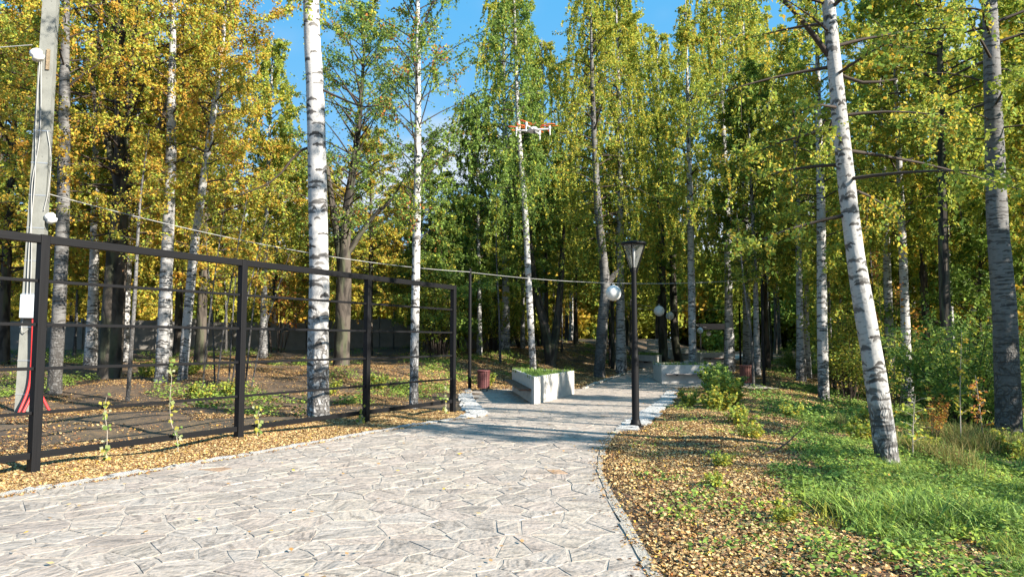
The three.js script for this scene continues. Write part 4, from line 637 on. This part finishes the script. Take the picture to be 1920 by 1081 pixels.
function globe(label, p, R) { const t = thing('globe_lamp', label, 'globe lamp', [p[0], p[1] - R - 0.09, p[2]], 0, undefined); part('globe', new THREE.SphereGeometry(R, 32, 20), globeMat, t); part('cap', lathe([[0, R + 0.04], [0.05, R + 0.04], [0.07, R - 0.03], [0, R - 0.03]].map((q) => q), 16), greyMetal, t); part('hanger', new THREE.TorusGeometry(0.035, 0.007, 6, 14).translate(0, R + 0.07, 0), greyMetal, t); return t; }
globe('largest white globe lamp hanging from the near wire', w1(0.465), 0.32);
globe('white globe lamp beside the dark straight trunk', [7.97, 3.62, -40], 0.285);
globe('smaller white globe lamp hanging next to the dark trunk globe', w2(0.45), 0.27);
globe('small far white globe lamp in front of the dark canopy', [17.8, 3.0, -70], 0.28);
globe('tiny farthest white globe lamp under the dark canopy', [20.2, 2.75, -76], 0.24);
wire('grey wire that carries the globe beside the dark straight trunk', [5.0, 3.9, -38.4], [10.15, 3.9, -49.6], 0.12, 0.012);
wire('faint far wire carrying the two farthest globes', [14, 3.3, -60], [24, 3.2, -86], 0.25, 0.012);

// ---------------------------------------------------------------- concrete utility pole with its fittings
const concreteTex = tex(512, 512, (u, v, o) => { const n = fbm(u * 8, v * 8, 5, 151, 8, 8), f = vnoise(u * 130, v * 130, 152, 130, 130), p = vnoise(u * 60, v * 60, 153, 60, 60); let k = 0.92 + (n - 0.5) * 0.45 + (f - 0.5) * 0.12; if (p > 0.93) k *= 0.7; o[0] = k; o[1] = k; o[2] = k; }, true);
const concrete = (r, g, b) => new THREE.MeshStandardMaterial({ map: concreteTex, color: rgb(r, g, b), roughness: 0.92, bumpMap: concreteTex, bumpScale: 0.006 });
const poleMat = concrete(0.21, 0.215, 0.195), planterMat = concrete(0.50, 0.485, 0.455), wallMat = concrete(0.20, 0.185, 0.165);
const porcelain = new THREE.MeshPhysicalMaterial({ color: rgb(0.72, 0.72, 0.70), roughness: 0.2 });
const redPlastic = new THREE.MeshStandardMaterial({ color: rgb(0.50, 0.025, 0.025), roughness: 0.5 });
const woodTex = tex(512, 256, (u, v, o) => { const n = fbm(u * 4, v * 26, 4, 161, 4, 26), f = fbm(u * 10, v * 90, 2, 162, 10, 90), k = 0.75 + (n - 0.5) * 0.9 + (f - 0.5) * 0.4; o[0] = k; o[1] = k; o[2] = k; }, true);
const wood = (r, g, b, rough = 0.6) => new THREE.MeshStandardMaterial({ map: woodTex, color: rgb(r, g, b), roughness: rough, bumpMap: woodTex, bumpScale: 0.003 });
{
  const x = -12.37, d = 19, t = thing('utility_pole', 'grey concrete utility pole with insulators, cables and a meter box', 'utility pole', [x, groundY(x, d) - 0.03, -d], 0.25); t.rotation.z = -0.012;
  const H = 12.5, g = new THREE.BoxGeometry(0.44, H, 0.34, 1, 24, 1), p = g.attributes.position; for (let i = 0; i < p.count; i++) { const k = 1 - 0.3 * (p.getY(i) / H + 0.5); p.setX(i, p.getX(i) * k); p.setZ(i, p.getZ(i) * k); } g.translate(0, H / 2, 0); g.computeVertexNormals(); const uv = g.attributes.uv; for (let i = 0; i < uv.count; i++) uv.setXY(i, uv.getX(i) * 0.3, uv.getY(i) * 6);
  part('shaft', g, poleMat, t);
  for (let k = 0; k < 9; k++) { const y = 0.5 + k * 0.85, s = 1 - 0.3 * y / H; part('strap', bx(0.455 * s, 0.03, 0.355 * s, 0, y, 0), greyMetal, t); }
  const ins = (px, y, pz, r) => { const m = part('insulator', lathe([[0, -r], [r * 0.6, -r], [r, -r * 0.5], [r * 0.75, -r * 0.1], [r, r * 0.3], [r * 0.8, r * 0.8], [r * 0.3, r], [0, r]], 18), porcelain, t); m.position.set(px, y, pz); m.rotation.z = 0.5; part('bracket', bx(0.14, 0.05, 0.05, px + (px > 0 ? -0.1 : 0.1), y - 0.05, pz - 0.02), greyMetal, t); };
  ins(-0.16, 9.25, 0.27, 0.16); ins(0.33, 5.02, 0.12, 0.14);
  part('wooden_plate', bx(0.08, 0.55, 0.03, 0.06, 9.2, 0.158), wood(0.28, 0.21, 0.13), t);
  part('meter_box', bx(0.55, 0.6, 0.2, 0.1, 2.72, 0.28, 0.02), new THREE.MeshStandardMaterial({ color: rgb(0.42, 0.46, 0.5), roughness: 0.5 }), t);
  const cable = (pts, r, m, n = 'cable') => part(n, limb(pts.map((q) => [...q, r]), { seg: 5, step: 0.15 }), m, t);
  cable([[-0.1, 9.1, 0.24], [-0.12, 7.5, 0.19], [-0.06, 6, 0.2], [-0.1, 4.4, 0.2], [-0.08, 3.0, 0.22]], 0.014, wireMat);
  cable([[-0.06, 9.1, 0.23], [-0.02, 7.2, 0.17], [-0.12, 5.8, 0.2], [-0.04, 4.2, 0.2], [0, 3.0, 0.22]], 0.014, wireMat);
  cable([[0.14, 7.3, 0.16], [0.27, 6.6, 0.18], [0.26, 5.8, 0.18], [0.18, 5.2, 0.18]], 0.013, wireMat);
  cable([[-0.12, 2.45, 0.2], [-0.16, 2.2, 0.22], [-0.1, 2.05, 0.24], [0, 2.15, 0.24]], 0.013, wireMat);
  cable([[0.12, 2.42, 0.3], [0.13, 1.2, 0.26], [0.1, 0.6, 0.3], [-0.02, 0.02, 0.5]], 0.035, redPlastic, 'conduit');
  cable([[0.2, 2.42, 0.3], [0.2, 1.2, 0.28], [0.22, 0.6, 0.32], [0.1, 0.0, 0.6]], 0.035, redPlastic, 'conduit');
  cable([[0.28, 2.42, 0.28], [0.27, 1.1, 0.26], [0.45, 0.5, 0.4], [0.75, 0.0, 0.55]], 0.035, redPlastic, 'conduit');
  wire('grey wire leaving the utility pole towards the open side', [-12.5, 9.3, -18.75], [-26, 8.2, -17], 0.2, 0.014);
}

// ---------------------------------------------------------------- concrete planters with benches
const seatMat = wood(0.16, 0.075, 0.045), soilMat = groundMat;
function poly(pts) { const s = new THREE.Shape(); pts.forEach(([x, d], i) => (i ? s.lineTo(x, d) : s.moveTo(x, d))); s.closePath(); return s; }
function planter(label, pts, H, bench, o = {}) {                  // pts: outline [x, d], anticlockwise seen with d upwards
  const cx = pts.reduce((s, p) => s + p[0], 0) / pts.length, cd = pts.reduce((s, p) => s + p[1], 0) / pts.length, y0 = Math.min(pathY(cd), ...pts.map(([x, d]) => pathY(d))) - 0.02;
  const t = thing('bench_planter', label, 'planter', [cx, y0, -cd]), loc = pts.map(([x, d]) => [x - cx, d - cd]), th = 0.11, n = loc.length;
  const inner = loc.map((p, i) => { const a = loc[(i + n - 1) % n], b = loc[(i + 1) % n], e1 = norm2(p, a), e2 = norm2(b, p); const n1 = [e1[1] * -1, e1[0]].map((v) => -v), n2 = [-e2[1], e2[0]].map((v) => -v); const k = 1 + n1[0] * n2[0] + n1[1] * n2[1]; return [p[0] + (n1[0] + n2[0]) / k * th, p[1] + (n1[1] + n2[1]) / k * th]; });
  for (let i = 0; i < n; i++) {                                   // each wall is a mitred concrete slab
    const a = loc[i], b = loc[(i + 1) % n], c = inner[(i + 1) % n], e = inner[i], g = new THREE.ExtrudeGeometry(poly([a, b, c, e]), { depth: H, bevelEnabled: true, bevelSize: 0.006, bevelThickness: 0.006, bevelOffset: -0.006, bevelSegments: 1 }); g.rotateX(-Math.PI / 2); part('wall', g, o.mat ?? planterMat, t);
  }
  const sg = new THREE.ShapeGeometry(poly(inner)); sg.rotateX(-Math.PI / 2); sg.translate(0, H - 0.08, 0); const ca = new Float32Array(sg.attributes.position.count * 3).fill(1); sg.setAttribute('color', new THREE.BufferAttribute(ca, 3)); part('soil', sg, soilMat, t);
  if (bench) {
    const [i, t0, t1, depth] = bench, a = loc[i], b = loc[(i + 1) % n], len = Math.hypot(b[0] - a[0], b[1] - a[1]), ux = (b[0] - a[0]) / len, ud = (b[1] - a[1]) / len, ox = -ud, od = ux, sgn = ((ox * -(a[0] + b[0]) / 2 + od * -(a[1] + b[1]) / 2) > 0) ? -1 : 1, m0 = lerp(t0, t1, 0.5) * len, L = (t1 - t0) * len, ang = Math.atan2(ud, ux);
    const place = (m, off, y) => { m.position.set(a[0] + ux * m0 + ox * sgn * off, y, -(a[1] + ud * m0 + od * sgn * off)); m.rotation.y = ang; };
    for (let k = 0; k < 4; k++) place(part('seat_slat', new RoundedBoxGeometry(L, 0.045, depth / 4 - 0.012, 1, 0.006), o.seat ?? seatMat, t), 0.02 + depth / 4 * (k + 0.5), 0.45);
    const nb = Math.max(2, Math.round(L / 1.5)); for (let k = 0; k < nb; k++) { const m = part('bracket', mergeGeometries([bx(0.05, 0.05, depth - 0.05, 0, 0, 0), bx(0.05, 0.2, 0.04, 0, -0.1, -sgn * (depth / 2 - 0.05) * -1)]), blackMetal, t), s = (k + 0.5) / nb * (t1 - t0) + t0; m.position.set(a[0] + ux * s * len + ox * sgn * depth / 2, 0.402, -(a[1] + ud * s * len + od * sgn * depth / 2)); m.rotation.y = ang; }
  }
  return { t, inner: inner.map(([x, d]) => [x + cx, d + cd]), y: y0 + H - 0.08 };
}
function norm2(p, a) { const l = Math.hypot(p[0] - a[0], p[1] - a[1]); return [(p[0] - a[0]) / l, (p[1] - a[1]) / l]; }
const inPoly = (x, d, p) => { let c = false; for (let i = 0, j = p.length - 1; i < p.length; j = i++) if ((p[i][1] > d) !== (p[j][1] > d) && x < (p[j][0] - p[i][0]) * (d - p[i][1]) / (p[j][1] - p[i][1]) + p[i][0]) c = !c; return c; };
function fill(label, pl, n, seed, hmax = 0.3) { const r = rng(seed), L = new Leaves(), xs = pl.inner.map((p) => p[0]), ds = pl.inner.map((p) => p[1]); for (let i = 0, t = 0; i < n && t < n * 8; t++) { const x = lerp(Math.min(...xs), Math.max(...xs), r()), d = lerp(Math.min(...ds), Math.max(...ds), r()); if (!inPoly(x, d, pl.inner)) continue; i++; for (let k = 0; k < 5; k++) { const b = r() * 6.28; L.blade(x + gauss(r) * 0.05, pl.y, -d + gauss(r) * 0.05, Math.cos(b), Math.sin(b), (0.3 + 0.7 * r()) * hmax, 0.2 + 0.5 * r(), 0.016, gcol[Math.floor(r() * 4)], 0.8 + 0.4 * r()); } } top('planter_plants', L.build(), grassMat, { kind: 'stuff', label }); }
const p1 = planter('pointed pale concrete planter with a dark slatted bench and green planting', [[0.71, 22.3], [2.1, 26.6], [0.14, 28.3]], 0.85, [2, 0.06, 0.98, 0.45]);
fill('green grassy planting in the pointed planter', p1, 420, 1, 0.24);
const p3 = planter('low wide concrete bench planter at the bend beside the second bin', [[6.85, 33.5], [8.9, 33.5], [9.1, 37.2], [7.2, 37.2]], 0.84, [0, 0.02, 0.98, 0.42], { seat: wood(0.30, 0.27, 0.26, 0.7) });
fill('green planting in the planter at the bend', p3, 200, 2, 0.22);
const p2 = planter('distant planter with one bright sunlit end left of the dark trunk', [[7.97, 48.4], [9.0, 47], [9.9, 49.6], [8.7, 51.2]], 0.84, [0, 0.05, 0.95, 0.42]);
fill('green planting in the distant planter with the bright end', p2, 200, 3, 0.4);
const p4 = planter('small far planter between the dark trunk and the white birch', [[13.2, 61], [14.6, 61], [14.9, 64], [13.4, 64]], 0.85, [0, 0.05, 0.95, 0.42]);
const p5 = planter('far planter right of the small one, behind the white birch', [[13.4, 52.5], [15.4, 52.5], [15.7, 55], [13.6, 55]], 0.85, [0, 0.05, 0.95, 0.42]);
fill('green planting in the far planters', p5, 120, 4, 0.3);

// ---------------------------------------------------------------- litter bins
function bin(label, x, d, w, h, square, mat) {
  const t = thing('litter_bin', label, 'litter bin', [x, pathY(d) + 0.03, -d], square ? 0.3 : 0), n = square ? 20 : 18;
  part('liner', new THREE.CylinderGeometry(w * 0.42, w * 0.40, h - 0.14, 20).translate(0, h / 2 + 0.03, 0), blackMetal, t);
  for (let k = 0; k < n; k++) {
    let px, pz, a; if (square) { const s = Math.floor(k / 5), u = (k % 5 - 2) / 5 * w; [px, pz, a] = [[u, w / 2, 0], [w / 2, -u, Math.PI / 2], [-u, -w / 2, 0], [-w / 2, u, Math.PI / 2]][s]; } else { a = k / n * 6.2832; px = Math.sin(a) * w / 2; pz = Math.cos(a) * w / 2; }
    const m = part('slat', new RoundedBoxGeometry((square ? w / 5 : w * 3.14 / n) * 0.84, h - 0.09, 0.025, 1, 0.005), mat, t); m.position.set(px, h / 2 + 0.045, pz); m.rotation.y = a;
  }
  part('rim', square ? mergeGeometries([bx(w + 0.04, 0.03, 0.05, 0, h, w / 2 - 0.01), bx(w + 0.04, 0.03, 0.05, 0, h, -w / 2 + 0.01), bx(0.05, 0.03, w - 0.08, w / 2 - 0.01, h, 0), bx(0.05, 0.03, w - 0.08, -w / 2 + 0.01, h, 0)]) : new THREE.TorusGeometry(w / 2 + 0.015, 0.03, 8, 28).rotateX(Math.PI / 2).translate(0, h - 0.02, 0), mat, t);
  for (const [sx, sz] of [[-1, -1], [1, -1], [-1, 1], [1, 1]]) part('foot', bx(0.04, 0.07, 0.04, sx * w * 0.3, 0.01, sz * w * 0.3), blackMetal, t);
}
const binRed = wood(0.13, 0.034, 0.034), binBrown = wood(0.13, 0.042, 0.030);
bin('dark red slatted litter bin beside the pointed planter', -1.08, 28.2, 0.44, 0.76, false, binRed);
bin('round red brown slatted litter bin with a wide rim near the bend', 9.98, 31.6, 0.54, 0.84, false, binBrown);

// ---------------------------------------------------------------- old concrete wall, far structures
{
  const t = thing('concrete_wall', 'old grey concrete panel wall closing the ground behind the fence', 'wall');
  for (let k = 0; k < 15; k++) { const x = -38 + k * 2.5, d = 50 + k * 0.12, y = groundY(x, d) - 0.1, h = 1.95 + 0.1 * hash2(k, 3), m = part('panel', bx(2.36, h, 0.14, 0, h / 2, 0, 0.012), wallMat, t); m.position.set(x, y, -d); m.rotation.y = 0.05; m.rotation.z = (hash2(k, 9) - 0.5) * 0.02; const q = part('post', bx(0.13, 2.2, 0.26, 0, 1.1, 0, 0.01), wallMat, t); q.position.set(x + 1.25, y, -d); }
}
{
  const x = 20.6, d = 76, y = groundY(x, d), t = thing('pergola', 'dark flat roofed canopy on thin posts at the end of the path', 'canopy', [x, y, -d]);
  part('roof', bx(3.4, 0.5, 3, 0, 2.75, 0, 0.02), blackMetal, t); for (const [a, b] of [[-1.6, 1.4], [1.6, 1.4], [-1.6, -1.4], [1.6, -1.4]]) part('post', bx(0.12, 2.5, 0.12, a, 1.25, b), blackMetal, t);
  for (let k = 0; k < 5; k++) part('beam', bx(3.7, 0.08, 0.1, 0, 3.05, -1.2 + k * 0.6), blackMetal, t);
}
{
  const x = 13.2, d = 66, y = groundY(x, d), t = thing('slatted_screen', 'low white slatted screen behind the dark trunk', 'screen', [x, y, -d]), m = new THREE.MeshStandardMaterial({ color: rgb(0.6, 0.6, 0.6), roughness: 0.6 });
  for (let k = 0; k < 5; k++) part('slat', bx(2.4, 0.19, 0.04, 0, 0.3 + k * 0.25, 0, 0.008), m, t); for (const s of [-1.1, 0, 1.1]) part('post', bx(0.08, 1.5, 0.08, s, 0.72, -0.07), blackMetal, t);
}
top('stick', limb([[-0.35, 0.02, 0.3, 0.012], [-0.1, 0.05, 0.1, 0.014], [0.15, 0.16, -0.05, 0.012], [0.38, 0.36, -0.1, 0.006]], { seg: 6, step: 0.08 }).translate(3.85, groundY(3.85, 10.7), -10.7), twigMat, { label: 'dark curved dead branch lying in the grass near the leaning birch', category: 'branch' });

// ---------------------------------------------------------------- drone in the air over the path
{
  const t = thing('drone', 'small white quadcopter drone with orange propellers hovering above the path', 'drone', [0.29, 4.5, -10], 0.5);
  const white = new THREE.MeshPhysicalMaterial({ color: rgb(0.46, 0.46, 0.47), roughness: 0.35 }), dark = new THREE.MeshStandardMaterial({ color: rgb(0.03, 0.03, 0.035), roughness: 0.4 }), orange = new THREE.MeshStandardMaterial({ color: rgb(0.75, 0.10, 0.015), roughness: 0.45 });
  const body = new THREE.SphereGeometry(1, 24, 14); body.scale(0.062, 0.036, 0.095); part('body', body, white, t);
  part('battery', bx(0.075, 0.03, 0.12, 0, 0.026, -0.01, 0.012), white, t);
  const cam = part('camera_gimbal', bx(0.045, 0.04, 0.04, 0, -0.042, 0.06, 0.01), dark, t); part('lens', new THREE.CylinderGeometry(0.013, 0.013, 0.012, 14).rotateX(Math.PI / 2).translate(0, -0.042, 0.085), glassMat, cam);
  for (const [sx, sz, ph] of [[-1, 1, 0.35], [1, 1, -0.5], [-1, -1, -0.25], [1, -1, 0.6]]) {
    const ex = sx * 0.185, ez = sz * 0.135; const arm = part('arm', limb([[sx * 0.04, 0.0, sz * 0.05, 0.017], [sx * 0.12, 0.006, sz * 0.1, 0.013], [ex, 0.01, ez, 0.013]], { seg: 8, step: 0.03 }), white, t);
    part('motor', new THREE.CylinderGeometry(0.018, 0.02, 0.04, 14).translate(ex, 0.03, ez), white, arm); part('landing_leg', limb([[ex, 0.01, ez, 0.013], [ex * 1.02, -0.04, ez, 0.011], [ex * 1.03, -0.075, ez, 0.008]], { seg: 6, step: 0.03 }), white, arm);
    const pr = part('propeller', mergeGeometries([1, -1].map((s) => { const g = new THREE.ExtrudeGeometry(poly([[0.006, -0.008], [0.035, -0.022], [0.1, -0.017], [0.118, 0], [0.1, 0.012], [0.006, 0.008]]), { depth: 0.004, bevelEnabled: false }); g.rotateX(-Math.PI / 2 + 0.25); if (s < 0) g.rotateY(Math.PI); return g; })), orange, t); pr.position.set(ex, 0.053, ez); pr.rotation.y = ph;
    const ring = part('propeller_guard', new THREE.TorusGeometry(0.128, 0.0045, 6, 30, Math.PI * 1.15).rotateX(Math.PI / 2), orange, t); ring.position.set(ex, 0.045, ez); ring.rotation.y = Math.atan2(-ez, ex) + (sx > 0 ? 0 : 0) - 0.9 + (Math.PI * 0); 
  }
}
shade(scene);
renderer.render(scene, camera);
